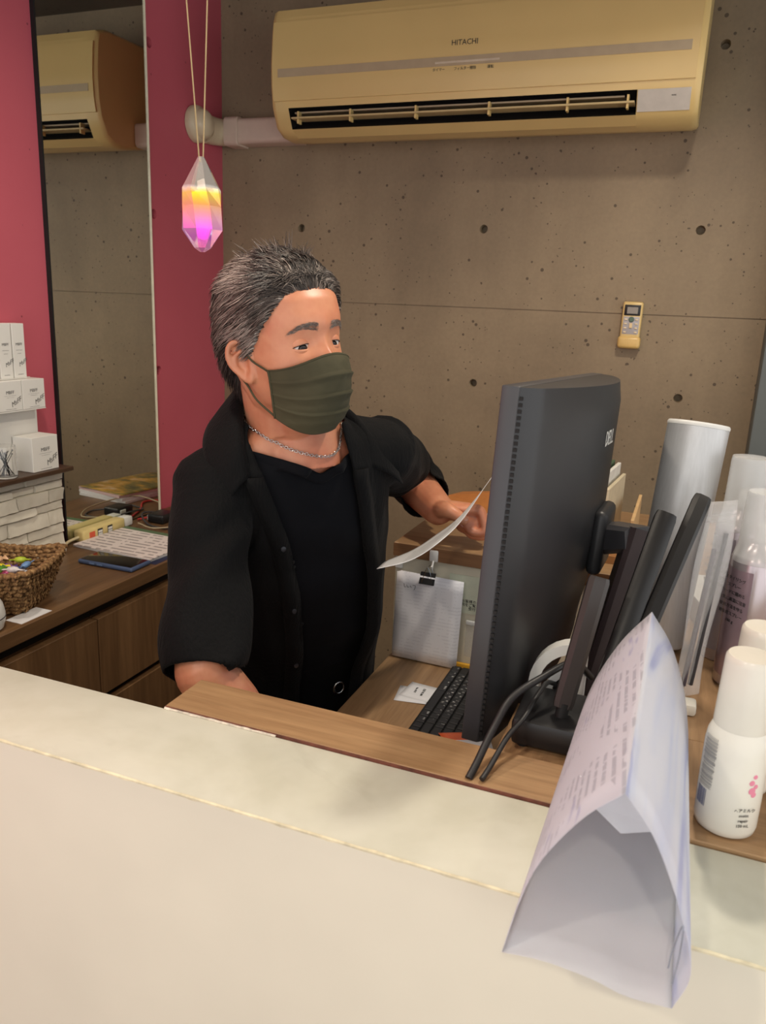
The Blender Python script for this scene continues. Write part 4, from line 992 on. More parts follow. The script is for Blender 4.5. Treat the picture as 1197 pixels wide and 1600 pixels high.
# ------------------------------------------------------------------ bottles on the right
m_pearl = plain('pearl_white', (232, 229, 218), 0.25, var=0.02)
m_cap = plain('pearl_cap', (226, 222, 210), 0.22, var=0.02)
m_rose = plain('rose_print', (230, 140, 165), 0.5)
def curved_text(parent, body, size, c, r, ang, z, mat, vertical=False):
    M = frame((c[0]+(r+0.0004)*cos(ang), c[1]+(r+0.0004)*sin(ang), z), (-sin(ang), cos(ang), 0) if not vertical else (0, 0, -1), (0, 0, 1) if not vertical else (-sin(ang), cos(ang), 0))
    return text('label_print', body, size, M, mat, parent)
m_bar = plain('bar_grey', (130, 132, 150), 0.5); m_faint = plain('faint_print', (170, 168, 166), 0.5)
def white_bottle(x, y, label):
    t = thing('white_bottle', (x, y, ZT), label, 'bottle', 'pearl white capped bottles')
    z0 = ZT+0.0045; k = 0.0290/0.0350
    MB().lathe([(0.024, 0.0), (0.0275, 0.0025), (0.0287, 0.008), (0.0290, 0.05), (0.0288, 0.088), (0.0275, 0.098), (0.0245, 0.106), (0.0232, 0.110)], 48, (x, y, z0)).build('bottle_body', m_pearl, t, 60)
    MB().lathe([(0.0242, 0.108), (0.0245, 0.110), (0.0228, 0.172), (0.0222, 0.1765), (0.0205, 0.179), (0.002, 0.180)], 48, (x, y, z0)).build('bottle_cap', m_cap, t, 50)
    # flower print and small print, wrapped on the front
    for a, z, r in ((-1.02, 0.060, 0.0035), (-0.93, 0.066, 0.0028), (-0.98, 0.052, 0.0045), (-0.86, 0.056, 0.003), (-0.90, 0.048, 0.0035)):
        M = frame((x+k*0.0351*cos(a), y+k*0.0351*sin(a), z0+1.05*z), (-sin(a), cos(a), 0), (0, 0, 1))
        MB().lathe([(k*r, 0.0), (k*r*0.9, 0.0003)], 10, M=M).build('flower_petal', m_rose, t, 0)
    for q in range(4): curved_text(t, ('ヘアミルク', 'moist', 'repair', '150 mL')[q], 0.0042, (x, y), k*0.0350, -1.12, z0+0.034-q*0.0055, m_print)
    for q in range(9): curved_text(t, 'つやのある髪へ導く洗い流さない', 0.0036, (x, y), k*0.0351, -2.78+q*0.06, z0+0.072, m_faint, True)
    for q in range(10): 
        a = -2.84+q*0.045; M = frame((x+k*0.0352*cos(a), y+k*0.0352*sin(a), z0+0.034), (-sin(a), cos(a), 0), (0, 0, 1))
        MB().box((-0.0003-0.0002*(q % 3), -0.009, 0), (0.0003+0.0002*(q % 2), 0.009, 0.0002), M=M).build('bar_line', m_bar, t, 0)
    return t
white_bottle(0.088, 0.752, 'pearl white capped bottle standing in front on the ledge')
white_bottle(0.106, 0.835, 'pearl white capped bottle behind the front one')
m_frost = NT('frosted_cap'); m_frost.set(Base_Color=rgb(236, 238, 238), Roughness=0.15, Alpha=0.38); m_frost = m_frost.m
m_can = plain('silver_pink_can', (196, 186, 190), 0.25, 0.7, var=0.04)
m_clabel = plain('mauve_label', (120, 96, 112), 0.4)
def spray_can(x, y, z0, h, label, lab):
    t = thing('spray_can', (x, y, z0), label, 'spray can', 'spray cans with clear caps')
    MB().lathe([(0.030, 0.0), (0.0325, 0.003), (0.0325, h*0.66), (0.031, h*0.675), (0.026, h*0.72), (0.019, h*0.745), (0.018, h*0.75)], 40, (x, y, z0)).build('can_body', m_can, t, 50)
    MB().lathe([(0.008, h*0.752), (0.008, h*0.83), (0.006, h*0.84)], 16, (x, y, z0)).build('nozzle', m_white, t)
    MB().lathe([(0.0325, h*0.655), (0.0330, h*0.66), (0.0305, h*0.69), (0.0275, h*0.74), (0.0255, h*0.985), (0.0245, h), (0.0005, h), (0.0005, h*0.992), (0.0235, h*0.992), (0.026, h*0.74), (0.031, h*0.68)], 40, (x, y, z0)).build('clear_cap', m_frost, t, 50)
    m = MB(); nn = 14
    m.rings([[(x+0.0329*cos(a), y+0.0329*sin(a), z) for a in [radians(-190+7*k) for k in range(nn)]] for z in (z0+h*0.06, z0+h*0.62)], False, False); m.build('label_panel', lab, t, 60)
    for k in range(7): curved_text(t, ('スタイリング', 'スプレー', 'ハードに固める', '火気と高温に注意', '使用方法を守る', '頭髪用スプレー', '180 g')[k], 0.0058, (x, y), 0.0331, radians(-138), z0+h*(0.57-0.036*k), m_ink)
    return t
spray_can(0.116, 1.105, ZT+0.0005, 0.270, 'silver-pink spray can with clear cap at the right frame edge', plain('lilac_label', (168, 146, 156), 0.25, 0.5))
spray_can(0.096, 1.195, ZT+0.0005, 0.300, 'spray can with clear cap and dark lettered panel behind the other', plain('grey_label', (150, 144, 152), 0.3, 0.4))
# clear zip bag with combs
t = thing('zip_bag', (0.050, 1.03, ZT), 'clear plastic zip bag with tools standing beside the spray cans', 'bag')
def bagf(sgn):
    return lambda u, v: (0.030+0.036*u+0.014*v+0.003*sin(7*v+u*3), 1.015+0.030*u+sgn*(0.008*sin(pi*min(1, v*1.02))*(0.5+0.5*sin(pi*u))+0.0008)+0.025*v, ZT+0.001+0.262*v)
for s_ in (-1, 1): MB().grid(bagf(s_), 8, 14).build('bag_film', m_film, t, 60, solid=0.0004)
for k in (0.90, 0.93): MB().tube([bagf(0)(0, k), bagf(0)(1, k)], 0.0012, 6).build('zip_seal', m_film, t)
for k, (u, L, c) in enumerate(((0.30, 0.20, (70, 60, 70)), (0.55, 0.22, (40, 38, 42)))):
    a = Vector(bagf(0)(u, 0.06)); b = Vector(bagf(0)(u+0.15, L/0.262)); cm = MB().tube([a, b], [0.0035, 0.0028], 8).build('comb_handle', plain('comb_%d' % k, c, 0.4), t)
# white box with script lettering
t = thing('script_box', (0.075, 1.36, ZT), 'white carton with grey script lettering behind the zip bag', 'box')
Mx = Matrix.Translation((0.090, 1.375, ZT+0.0005)) @ Matrix.Rotation(radians(16), 4, 'Z')
MB().rbox((-0.048, -0.080, 0.0), (0.055, 0.080, 0.042), 0.001, 1, M=Mx).build('carton', m_box, t)
text('script_lettering', 'Milun', 0.026, Mx @ frame((-0.022, -0.03, 0.0427), (0.5, 0.86, 0), (-0.86, 0.5, 0)), m_print, t, 0.4)
for k in range(3): MB().box((-0.04+0.03*k, -0.07, 0.0423), (-0.039+0.03*k, 0.07, 0.0426), M=Mx @ Matrix.Rotation(radians(-24), 4, 'Z')).build('printed_line', m_print, t, 0)
tag(MB().rbox((0.034, 0.972, ZT+0.0005), (0.062, 0.998, ZT+0.016), 0.004, 2).build('small_tub', m_pearl), 'tiny pale tub at the foot of the zip bag', 'tub')

# ------------------------------------------------------------------ folded paper leaflet tent on the counter
def tent_mat():
    n = NT('leaflet_paper')
    v = n.noise(1.0, 3, n.mapped((30, 5, 30)), 0.5, 0.8)
    w = n.ramp(v, [(0.42, rgb(232, 236, 246)), (0.55, rgb(216, 224, 244)), (0.64, rgb(176, 186, 228)), (0.72, rgb(224, 230, 244))])
    n.set(Base_Color=w, Roughness=0.5); return n.m
def tent_print():
    n = NT('leaflet_print')
    wv = n.node('ShaderNodeTexWave'); wv.wave_type = 'BANDS'; wv.bands_direction = 'Z'; wv.inputs['Scale'].default_value = 46; wv.inputs['Distortion'].default_value = 0.4; n.l.new(n.co(), wv.inputs['Vector'])
    ln = n.math('MULTIPLY', n.math('GREATER_THAN', wv.outputs['Fac'], 0.62), n.math('GREATER_THAN', n.noise(1.0, 2, n.mapped((1, 150, 60))), 0.44))
    blk = n.math('GREATER_THAN', n.noise(1.0, 1, n.mapped((1, 20, 26), loc=(0, 3.3, 1.2))), 0.50)
    pink = n.ramp(n.noise(1.0, 1, n.mapped((1, 22, 24), loc=(4, 1.0, 2.0))), [(0.78, (0, 0, 0, 1)), (0.82, (1, 1, 1, 1))])
    blue = n.ramp(n.noise(1.0, 2, n.mapped((1, 14, 80), loc=(7, 0, 3.0))), [(0.64, (0, 0, 0, 1)), (0.70, (1, 1, 1, 1))])
    c = n.mix(n.math('MULTIPLY', n.math('MULTIPLY', ln, blk), 0.38), rgb(230, 229, 240), rgb(90, 90, 112))
    c = n.mix(n.math('MULTIPLY', blue, 0.5), c, rgb(130, 130, 190)); c = n.mix(n.math('MULTIPLY', pink, 0.5), c, rgb(230, 150, 190))
    n.set(Base_Color=c, Roughness=0.5); return n.m
m_inner = plain('leaflet_back', (238, 240, 244), 0.6, var=0.02)
t = thing('leaflet_tent', (-0.02, 0.64, ZT), 'white printed leaflet folded into a pointed tent on the counter', 'leaflet')
# cross-section at the near (a) and far (b) end; left face, right face, bottom
TA = dict(apex=(-0.0040, 0.5, 1.188), L=[(-0.030, 1.160), (-0.056, 1.115), (-0.069, 1.070), (-0.0765, 1.029)], R=[(0.018, 1.160), (0.037, 1.120), (0.051, 1.080), (0.054, 1.055), (0.046, 1.028)],
          B=[(-0.045, 1.033), (-0.010, 1.031), (0.015, 1.026), (0.046, 1.028)])
TB = dict(apex=(-0.0045, 0.80, 1.212), L=[(-0.030, 1.175), (-0.052, 1.125), (-0.064, 1.075), (-0.070, 1.027)], R=[(0.018, 1.180), (0.036, 1.135), (0.046, 1.090), (0.049, 1.060), (0.047, 1.027)],
          B=[(-0.040, 1.0265), (-0.010, 1.026), (0.020, 1.026), (0.047, 1.027)])
def side(key, first=None, n=6):
    out = []
    for T in (TA, TB):
        ap = T['apex']; y = ap[1]
        pts = [(ap[0], y, ap[2])]+[(x, y, z) for x, z in T[key]] if key in 'LR' else [(T['L'][-1][0], y, T['L'][-1][1])]+[(x, y, z) for x, z in T['B']]
        out.append(spline(pts, n))
    return out
def tent_face(key, name, mats, solid):
    a, b = side(key); mb = MB(); N = 10
    mb.rings([[p.lerp(q, k/N) for p, q in zip(a, b)] for k in range(N+1)], False, False)
    o = mb.build(name, mats, t, 180, solid=solid, off=0)
    return o
translucent(m_inner, 0.45)
tent_face('L', 'left_face', translucent(tent_print(), 0.5), 0.0004)
tent_face('R', 'right_face', translucent(tent_mat(), 0.5), 0.0004)
tent_face('B', 'bottom_face', m_inner, 0.0004)
MB().add([(x, 0.793, z) for x, z in [(-0.0045, 1.203)]+TB['L']+TB['R'][::-1]], [tuple(range(10))]).build('end_fold', m_inner, t, 0, solid=0.0004)
MB().add([(-0.040, 0.57, 1.150), (0.028, 0.57, 1.147), (0.030, 0.575, 1.118), (-0.004, 0.585, 1.098), (-0.030, 0.575, 1.125)], [(0, 1, 2, 3, 4)]).build('tucked_flap', m_inner, t, 0, solid=0.0004)
MB().tube(spline([(0.0455, 0.52, 1.030), (0.0475, 0.522, 1.055), (0.0470, 0.525, 1.078), (0.0430, 0.53, 1.050), (0.0420, 0.53, 1.034)], 6), 0.0006, 6).build('paper_clip', plain('clip_steel', (170, 176, 186), 0.3, 0.6), t)

# ------------------------------------------------------------------ the man
def skin_mat():
    n = NT('skin')
    a = n.noise(14, 4); b = n.noise(55, 3)
    c = n.ramp(a, [(0.3, rgb(198, 122, 92)), (0.55, rgb(212, 146, 112)), (0.75, rgb(204, 126, 98))])
    c = n.mix(0.35, c, n.ramp(b, [(0.35, (0.90, 0.84, 0.80, 1)), (0.6, (1, 1, 1, 1))]), 'MULTIPLY')
    n.set(Base_Color=c, Roughness=0.40); n.b.inputs['Subsurface Weight'].default_value = 0.08
    n.b.inputs['Subsurface Radius'].default_value = (0.006, 0.002, 0.001)
    n.bump(n.noise(420, 3), 0.12, 0.0006)
    return n.m
m_skin = skin_mat()
def cloth_mat(name, c, sc, st, rough=0.85):
    n = NT(name); a = n.noise(1.0, 3, n.mapped(sc)); b = n.noise(7, 3)
    n.set(Base_Color=n.ramp(b, [(0.3, rgb(*c)), (0.7, rgb(*[x*1.25+1 for x in c]))]), Roughness=rough)
    n.b.inputs['Specular IOR Level'].default_value = 0.2; n.b.inputs['Sheen Weight'].default_value = 0.02; n.b.inputs['Sheen Roughness'].default_value = 0.4
    n.bump(a, st, 0.0025); return n.m
m_shirt = cloth_mat('black_crepe', (9, 9, 10), (260, 260, 14), 0.8)
m_tee = cloth_mat('black_jersey', (6, 7, 12), (700, 700, 700), 0.2)
m_trou = cloth_mat('black_trousers', (8, 8, 9), (400, 400, 60), 0.3)
m_maskm = cloth_mat('olive_mask', (70, 67, 50), (900, 900, 900), 0.15, 0.75)

FY = radians(-33)                                   # chest heading
fv = Vector((cos(FY), sin(FY), 0)); lv_ = Vector((-sin(FY), cos(FY), 0)); UP = Vector((0, 0, 1))
man = thing('person', (-0.72, 1.36, 0.0), 'man in an open black shirt and olive face mask reading a held sheet', 'person')

# spine: z, centre x, y
SP = [(0.60, -0.735, 1.385), (0.78, -0.725, 1.365), (0.92, -0.695, 1.310), (1.05, -0.660, 1.255), (1.16, -0.628, 1.205), (1.25, -0.602, 1.165), (1.31, -0.592, 1.140), (1.38, -0.590, 1.118)]
def spine(z): x, y = table(SP, z); return Vector((x, y, z))
#        z     halfwidth front back
TORSO = [(0.66, 0.165, 0.120, 0.125), (0.78, 0.172, 0.128, 0.125), (0.90, 0.172, 0.142, 0.115), (1.00, 0.170, 0.135, 0.112), (1.10, 0.172, 0.118, 0.112),
         (1.18, 0.170, 0.100, 0.105), (1.235, 0.158, 0.078, 0.092), (1.275, 0.120, 0.060, 0.080), (1.305, 0.080, 0.052, 0.070), (1.34, 0.062, 0.052, 0.062)]
def torso_rings(off=0.0, zs=None, seg=40, ex=2.35, extra=None):
    rs = []
    for z in zs:
        w, df, db = table(TORSO, z); c = spine(z); e = extra(z) if extra else (0, 0, 0); ring = []
        for j in range(seg):
            a = 2*pi*j/seg; ca, sa = cos(a), sin(a)
            pc = math.copysign(abs(ca)**(2/ex), ca); ps = math.copysign(abs(sa)**(2/ex), sa)
            d = (df+off+e[1]) if ca > 0 else (db+off+e[2])
            ring.append(c+fv*(pc*d)+lv_*(ps*(w+off+e[0])))
        rs.append(ring)
    return rs
RS = Vector((-0.692, 1.036, 1.218)); LS = Vector((-0.505, 1.318, 1.245))       # shoulder joints
RE = Vector((-0.604, 0.890, 0.975)); RW = Vector((-0.512, 0.945, 0.812))
LE = Vector((-0.572, 1.665, 1.130)); LW = Vector((-0.462, 1.556, 1.090))

# head frame: local x forward, y his left, z up, origin at eye level in the middle of the skull
HC = Vector((-0.587, 1.090, 1.450))
HR = Matrix.Rotation(radians(-21.5), 4, 'Z') @ Matrix.Rotation(radians(-2), 4, 'Y') @ Matrix.Rotation(radians(5.5), 4, 'X')
HM = Matrix.Translation(HC) @ HR
#        z      front   back   halfw
HEAD = [(-0.125, 0.060, 0.000, 0.020), (-0.119, 0.078, -0.008, 0.036), (-0.106, 0.087, -0.020, 0.051), (-0.088, 0.090, -0.036, 0.062), (-0.065, 0.0905, -0.060, 0.0695), (-0.040, 0.0905, -0.082, 0.0735),
        (-0.015, 0.0895, -0.094, 0.0755), (0.010, 0.0905, -0.100, 0.0765), (0.035, 0.0925, -0.102, 0.0768), (0.056, 0.088, -0.101, 0.0755), (0.075, 0.077, -0.095, 0.0695), (0.092, 0.060, -0.082, 0.058), (0.103, 0.038, -0.062, 0.041), (0.109, 0.010, -0.036, 0.020)]
HCX = -0.010
def hexp(ca): return 2.45 if ca > 0 else 2.1
def feat(y, z):
    g = lambda a, s: exp(-(a*a)/(2*s*s))
    d = 0.0
    for s_ in (-1, 1):
        d -= 0.0060*g(y-s_*0.030, 0.0170)*g(z+0.006, 0.0105)          # eye sockets
        d += 0.0030*g(y-s_*0.030, 0.020)*g(z-0.023, 0.008)            # brow
        d += 0.0035*g(y-s_*0.043, 0.016)*g(z+0.030, 0.016)            # cheeks
    nz = sstep(0.012, -0.040, z); nr = 0.004+0.020*nz
    if z > -0.060: d += nr*g(y, 0.0075+0.005*nz)*sstep(-0.058, -0.046, z)*(1 if z < 0.02 else g(z-0.02, 0.012))
    d += 0.006*g(y, 0.018)*g(z+0.078, 0.007)+0.005*g(y, 0.020)*g(z+0.110, 0.010)
    return d
def hpoint(a, z, off=0.0):
    fx, bx, hw = table(HEAD, z); ca, sa = cos(a), sin(a); e = hexp(ca)
    pc = math.copysign(abs(ca)**(2/e), ca); ps = math.copysign(abs(sa)**(2/e), sa)
    ax = (fx-HCX) if ca > 0 else (HCX-bx)
    x = HCX+pc*ax; y = ps*hw
    if ca > 0: x += feat(y, z)*sstep(0.05, 0.5, pc)
    return Vector((x+off*ca, y+off*sa, z))
def face_x(y, z):
    fx, bx, hw = table(HEAD, z); s_ = min(abs(y)/hw, 0.999); sa = s_**(2.45/2); pc = sqrt(max(0, 1-sa*sa))**(2/2.45)
    return HCX+pc*(fx-HCX)+feat(y, z)*sstep(0.05, 0.5, pc)

bodyB = MB()
# head
seg = 72
zs = [-0.125+0.234*(k/60) for k in range(61)]
bodyB.rings([[HM @ hpoint(2*pi*j/seg, z) for j in range(seg)] for z in zs])
# ears
for s_ in (-1, 1):
    Me = HM @ Matrix.Translation((-0.002, s_*0.0755, -0.026)) @ Matrix.Rotation(radians(s_*-28), 4, 'Z') @ Matrix.Rotation(radians(-8), 4, 'Y')
    out = [(0.012, -0.012), (0.0135, 0.006), (0.010, 0.024), (-0.002, 0.034), (-0.016, 0.030), (-0.0225, 0.014), (-0.020, -0.004), (-0.012, -0.018), (-0.004, -0.030), (0.004, -0.036), (0.011, -0.030)]
    out = [(x*0.9, z*0.86) for x, z in out]
    path = [Me @ Vector((x, s_*(0.006+0.006*max(0, -x/0.02)), z)) for x, z in out]
    bodyB.tube(spline(path+[path[0]], 4), 0.0042, 8)
    lob = Me @ Vector((0.004, s_*0.006, -0.026)); 
    bodyB.sphere((0, 0, 0), (0.009, 0.0045, 0.010), 12, 8, M=Matrix.Translation(lob) @ HR)
    bodyB.rings([[Me @ Vector((x*k, s_*d, z*k)) for x, z in out] for k, d in ((0.96, 0.0005), (0.96, 0.0055), (0.7, 0.0030))])
    bodyB.tube([Me @ Vector((0.004, s_*0.007, 0.016)), Me @ Vector((-0.010, s_*0.009, 0.010)), Me @ Vector((-0.012, s_*0.009, -0.006)), Me @ Vector((-0.004, s_*0.007, -0.018))], 0.0032, 8)
# neck
nb = spine(1.30)
bodyB.tube([HM @ Vector((-0.020, 0, -0.020)), HM @ Vector((-0.020, 0, -0.070)), (HM @ Vector((-0.026, 0, -0.11))).lerp(nb, 0.25), nb+Vector((0, 0, 0.02)), nb-Vector((0, 0, 0.05))], [0.058, 0.060, 0.062, 0.068, 0.080], 28)
# soft under-chin
bodyB.tube([HM @ Vector((0.052, 0, -0.108)), HM @ Vector((0.010, 0, -0.118)), nb+fv*0.015+UP*0.015], [0.026, 0.040, 0.055], 20)
# trunk
bodyB.rings(torso_rings(0.0, [0.66+0.02*k for k in range(35)]))
bodyB.tube([RS-lv_*0.0, spine(1.255), LS], [0.048, 0.072, 0.050], 20, round_ends=True)
# arms
def limb(pts, rad, n=6):
    P = spline(pts, n); R = []
    m = len(pts)-1
    for i in range(len(P)):
        u = i/n; k = min(int(u), m-1); R.append(lerp(rad[k], rad[k+1], u-k))
    return P, R
for A, B, C in ((RS, RE, RW), (LS, LE, LW)):
    P, R = limb([A, A.lerp(B, 0.5), B], [0.050, 0.047, 0.043]); bodyB.tube(P, R, 20, round_ends=True)
    P, R = limb([B, B.lerp(C, 0.35), C], [0.043, 0.045, 0.034]); bodyB.tube(P, R, 20, round_ends=True)
# legs down to the ankles
for s_ in (-1, 1):
    hip = spine(0.72)+lv_*(s_*0.085); kn = Vector((hip.x-0.01, hip.y-0.005, 0.45))+fv*0.03; an = Vector((hip.x-0.02, hip.y+0.01, 0.08))+lv_*(s_*0.02)
    P, R = limb([hip, kn, an], [0.085, 0.058, 0.042]); bodyB.tube(P, R, 18, round_ends=True)

def hand(wrist, h, n, fingers, thumb, scale=1.0):
    """h: wrist->knuckles, n: palm side; s: thumb side. fingers: list of three bend angles each (index..little)"""
    h = Vector(h).normalized(); n = Vector(n); n = (n-h*n.dot(h)).normalized(); s = thumb['side']*(h.cross(n))
    K = []; tips = []
    P = lambda a, b, c: wrist+(h*a+s*b+n*c)*scale
    # palm: rounded slab from wrist to knuckles
    rs = []
    for a, w, th in ((-0.012, 0.028, 0.022), (0.006, 0.031, 0.022), (0.035, 0.039, 0.021), (0.065, 0.043, 0.019), (0.086, 0.042, 0.016), (0.095, 0.037, 0.012)):
        rs.append([P(a, w*cos(t_)*1.0, th*sin(t_)) for t_ in [2*pi*j/18 for j in range(18)]])
    bodyB.rings(rs)
    if thumb['side'] < 0:
        bodyB.sphere((0, 0, 0), (0.030, 0.036, 0.022), 16, 10, M=Matrix.Translation(P(0.066, 0.002, 0.026)) @ Matrix((h, s, n)).transposed().to_4x4())
    lens = ((0.045, 0.026, 0.021), (0.050, 0.030, 0.022), (0.046, 0.028, 0.022), (0.036, 0.021, 0.019))
    offs = (0.030, 0.0105, -0.0095, -0.028); kn = (0.086, 0.090, 0.087, 0.079); rad = (0.0095, 0.0098, 0.0092, 0.0083)
    for i in range(4):
        p = P(kn[i], offs[i], -0.002); ang = 0.0; pts = [P(kn[i]-0.02, offs[i], -0.001), p]; rr = [rad[i]*1.05, rad[i]*1.08]
        for k in range(3):
            ang += fingers[i][k]; d = h*cos(ang)+n*sin(ang)
            d = (d+s*fingers[i][3]).normalized() if len(fingers[i]) > 3 else d
            p = p+d*lens[i][k]*scale; pts.append(p); rr.append(rad[i]*(1.0, 0.95, 0.82)[k])
        Q, R = limb(pts, [r*scale for r in rr], 4); bodyB.tube(Q, R, 12, round_ends=True); tips.append((pts[-1], pts[-2]))
    tp = [P(*q) for q in thumb['pts']]; Q, R = limb(tp, [r*scale for r in thumb['rad']], 4); bodyB.tube(Q, R, 12, round_ends=True)
    return tips, tp, (h, s, n)
# left hand closed on the sheet, thumb on top towards the viewer
lh_h = Vector((0.88, 0.22, 0.0)); lh_n = Vector((-0.25, -0.45, -1.0))
tipsL, thL, frL = hand(LW, lh_h, lh_n, [(1.25, 1.75, 0.9), (1.3, 1.75, 0.95), (1.35, 1.75, 0.95), (1.35, 1.75, 1.0)],
     dict(side=-1, pts=[(0.004, 0.020, 0.002), (0.016, 0.046, 0.004), (0.036, 0.056, 0.012), (0.056, 0.052, 0.024)], rad=[0.019, 0.018, 0.0135, 0.0112]))
# right hand resting flat on the low desk
rh_h = Vector((0.36, 0.88, -0.13)); rh_n = Vector((0.25, 0.15, -1.0))
tipsR, thR, frR = hand(RW+Vector((0.0, 0.0, -0.002)), rh_h, rh_n, [(0.10, 0.15, 0.10), (0.05, 0.12, 0.10), (0.05, 0.12, 0.10), (0.10, 0.15, 0.10)],
     dict(side=1, pts=[(0.008, 0.022, 0.002), (0.034, 0.046, 0.006), (0.060, 0.056, 0.008), (0.082, 0.058, 0.010)], rad=[0.016, 0.015, 0.012, 0.010]))
body = mesh_obj('body', blob(bodyB, 0.0026, 4, 0.5), m_skin, man)
# finger nails
m_nail = plain('nail', (222, 168, 150), 0.3, var=0.03)
for (tip, prev), fr, r in [(t_, frL, 0.0085) for t_ in tipsL]:
    d = (tip-prev).normalized(); outw = (fr[0]*0.4-fr[2]*0.0); nrm = d.cross(fr[1]).normalized()
    if nrm.dot(tip-(LW+fr[0]*0.07)) < 0: nrm = -nrm
    M = frame(tip+nrm*(r*0.80)+d*0.002, d, fr[1]); MB().sphere((0, 0, 0), (0.0062, 0.0052, 0.0016), 12, 6, M=M).build('finger_nail', m_nail, man, 180)
d = (thL[-1]-thL[-2]).normalized()
nrm = (frL[1]*0.75-frL[2]*0.65).normalized(); M = frame(thL[-1]+nrm*0.0092+d*0.003, d, d.cross(nrm)); MB().sphere((0, 0, 0), (0.008, 0.0068, 0.0018), 12, 6, M=M).build('thumb_nail', m_nail, man, 180)

# eyes with lids
m_scl = plain('eye_white', (214, 206, 200), 0.2, var=0.02); m_iris = plain('iris', (34, 24, 20), 0.15)
for s_ in (-1, 1):
    ec = Vector((face_x(s_*0.030, -0.007)-0.0136, s_*0.0298, -0.008)); R0 = 0.0165
    Mi = HM @ Matrix.Translation(ec) @ Matrix.Rotation(radians(-14), 4, 'Z') @ Matrix.Rotation(radians(14), 4, 'Y')
    eye = MB().sphere((0, 0, 0), R0, 24, 16, M=Mi).build('eye', m_scl, man, 180)
    cap = MB(); cap.rings([[(R0*1.012*cos(b), R0*1.012*sin(b)*cos(2*pi*j/20), R0*1.012*sin(b)*sin(2*pi*j/20)) for j in range(20)] for b in (0.02, 0.15, 0.3, 0.48)], M=Mi); cap.build('iris', m_iris, eye, 180)
    # lids: shells of a slightly larger ball leaving an almond slit
    def lid(up):
        def fn(u, v):
            az = lerp(-1.25, 1.25, u); slit = (0.27 if up else -0.14)*cos(az*1.18)*1.0+(-0.06)-(0.05*s_*az if up else 0.03*s_*az)
            el = lerp(slit, 1.45 if up else -1.35, v); rr = R0*1.13 if v > 0.02 else R0*1.02
            rr = R0*(1.05+0.045*sin(pi*min(v*1.4, 1)))
            return Vector((rr*cos(el)*cos(az), rr*cos(el)*sin(az), rr*sin(el)))
        return MB().grid(fn, 18, 8, M=HM @ Matrix.Translation(ec))
    lid(True).build('upper_lid', m_skin, eye, 180, solid=0.0008); lid(False).build('lower_lid', m_skin, eye, 180, solid=0.0008)
    lash = MB().tube([HM @ Matrix.Translation(ec) @ Vector((R0*1.075*cos(0.27*cos(az*1.18)-0.06-0.05*s_*az)*cos(az), R0*1.075*cos(0.27*cos(az*1.18)-0.06)*sin(az), R0*1.075*sin(0.27*cos(az*1.18)-0.06-0.05*s_*az))) for az in [lerp(-1.15, 1.15, k/12) for k in range(13)]], 0.0006, 6)
    lash.build('lash_line', m_blackm, eye, 180)

# hair -------------------------------------------------------------
def hair_mat():
    n = NT('greying_hair'); at_ = n.node('ShaderNodeAttribute'); at_.attribute_name = 'shade'
    n.set(Base_Color=n.ramp(at_.outputs['Fac'], [(0.0, rgb(24, 20, 19)), (0.45, rgb(62, 54, 50)), (0.75, rgb(120, 108, 100)), (1.0, rgb(190, 178, 168))]), Roughness=0.42)
    return n.m
m_hair = hair_mat(); m_cap = plain('hair_base', (40, 35, 33), 0.7, var=0.3, scale=120)
HL = [(0, 0.070), (20, 0.069), (36, 0.064), (48, 0.050), (58, 0.034), (66, 0.018), (74, -0.002), (80, -0.020), (86, -0.006), (93, 0.010), (108, 0.006), (120, -0.030), (140, -0.062), (180, -0.075)]
def hairline(a):
    d = abs(math.degrees(math.atan2(sin(a), cos(a)))); return table(HL, d)[0]
def hair_off(a, z):
    zl = hairline(a); k = sstep(0.0, 0.030, z-zl); d = abs(math.degrees(math.atan2(sin(a), cos(a))))
    return k*(0.007+0.005*sstep(0.05, 0.10, z))
cap = MB(); NA = 72; rs = []
for k in range(15):
    ring = []
    for j in range(NA):
        a = 2*pi*j/NA; zl = hairline(a); z = lerp(min(zl+0.007, 0.1), 0.1089, (k/14)**0.8); p = hpoint(a, z); o = hair_off(a, z)-0.002
        nrm = Vector((p.x+0.01, p.y, max(0, (p.z-0.0)*0.9))).normalized(); ring.append(HM @ (p+nrm*o))
    rs.append(ring)
cap.rings(rs, True, True); hair_base = cap.build('hair_base', m_cap, man, 180)
random.seed(42)
hv = []; hf = []; hs = []
def add_strand(pts, w, shade):
    n = len(pts)
    for i, p in enumerate(pts):
        t_ = (pts[min(i+1, n-1)]-pts[max(i-1, 0)]).normalized(); u = t_.orthogonal().normalized(); v_ = t_.cross(u); r = w*(1-0.85*(i/(n-1))**1.6)
        for k in range(3): hv.append(p+(u*cos(2.094*k)+v_*sin(2.094*k))*r); hs.append(shade)
    o = len(hv)-3*n
    for i in range(n-1):
        for k in range(3): a_, b_ = o+3*i+k, o+3*i+(k+1) % 3; hf.append((a_, b_, b_+3, a_+3))
def pushout(p, m):
    # keep a point outside the hair base
    z = min(max(p.z, -0.12), 0.1085); a = atan2(p.y, p.x-HCX)
    q = hpoint(a, z); rq = sqrt((q.x-HCX)**2+q.y**2); rp = sqrt((p.x-HCX)**2+p.y**2)
    need = rq+m
    if rp < need and p.z < 0.100: f = need/max(rp, 1e-4); p = Vector((HCX+(p.x-HCX)*f, p.y*f, p.z))
    return p
N = 9000
def outside(p, m):
    c = Vector((-0.007, 0, 0.008)); r = (0.1035+m, 0.0800+m, 0.1030+m); q = p-c
    e = sqrt((q.x/r[0])**2+(q.y/r[1])**2+(q.z/r[2])**2)
    if e < 1: return c+q/e
    lim = 1.0+(0.10 if p.z < 0.07 else 0.16)
    return p if e < lim else c+q*(lim/e)
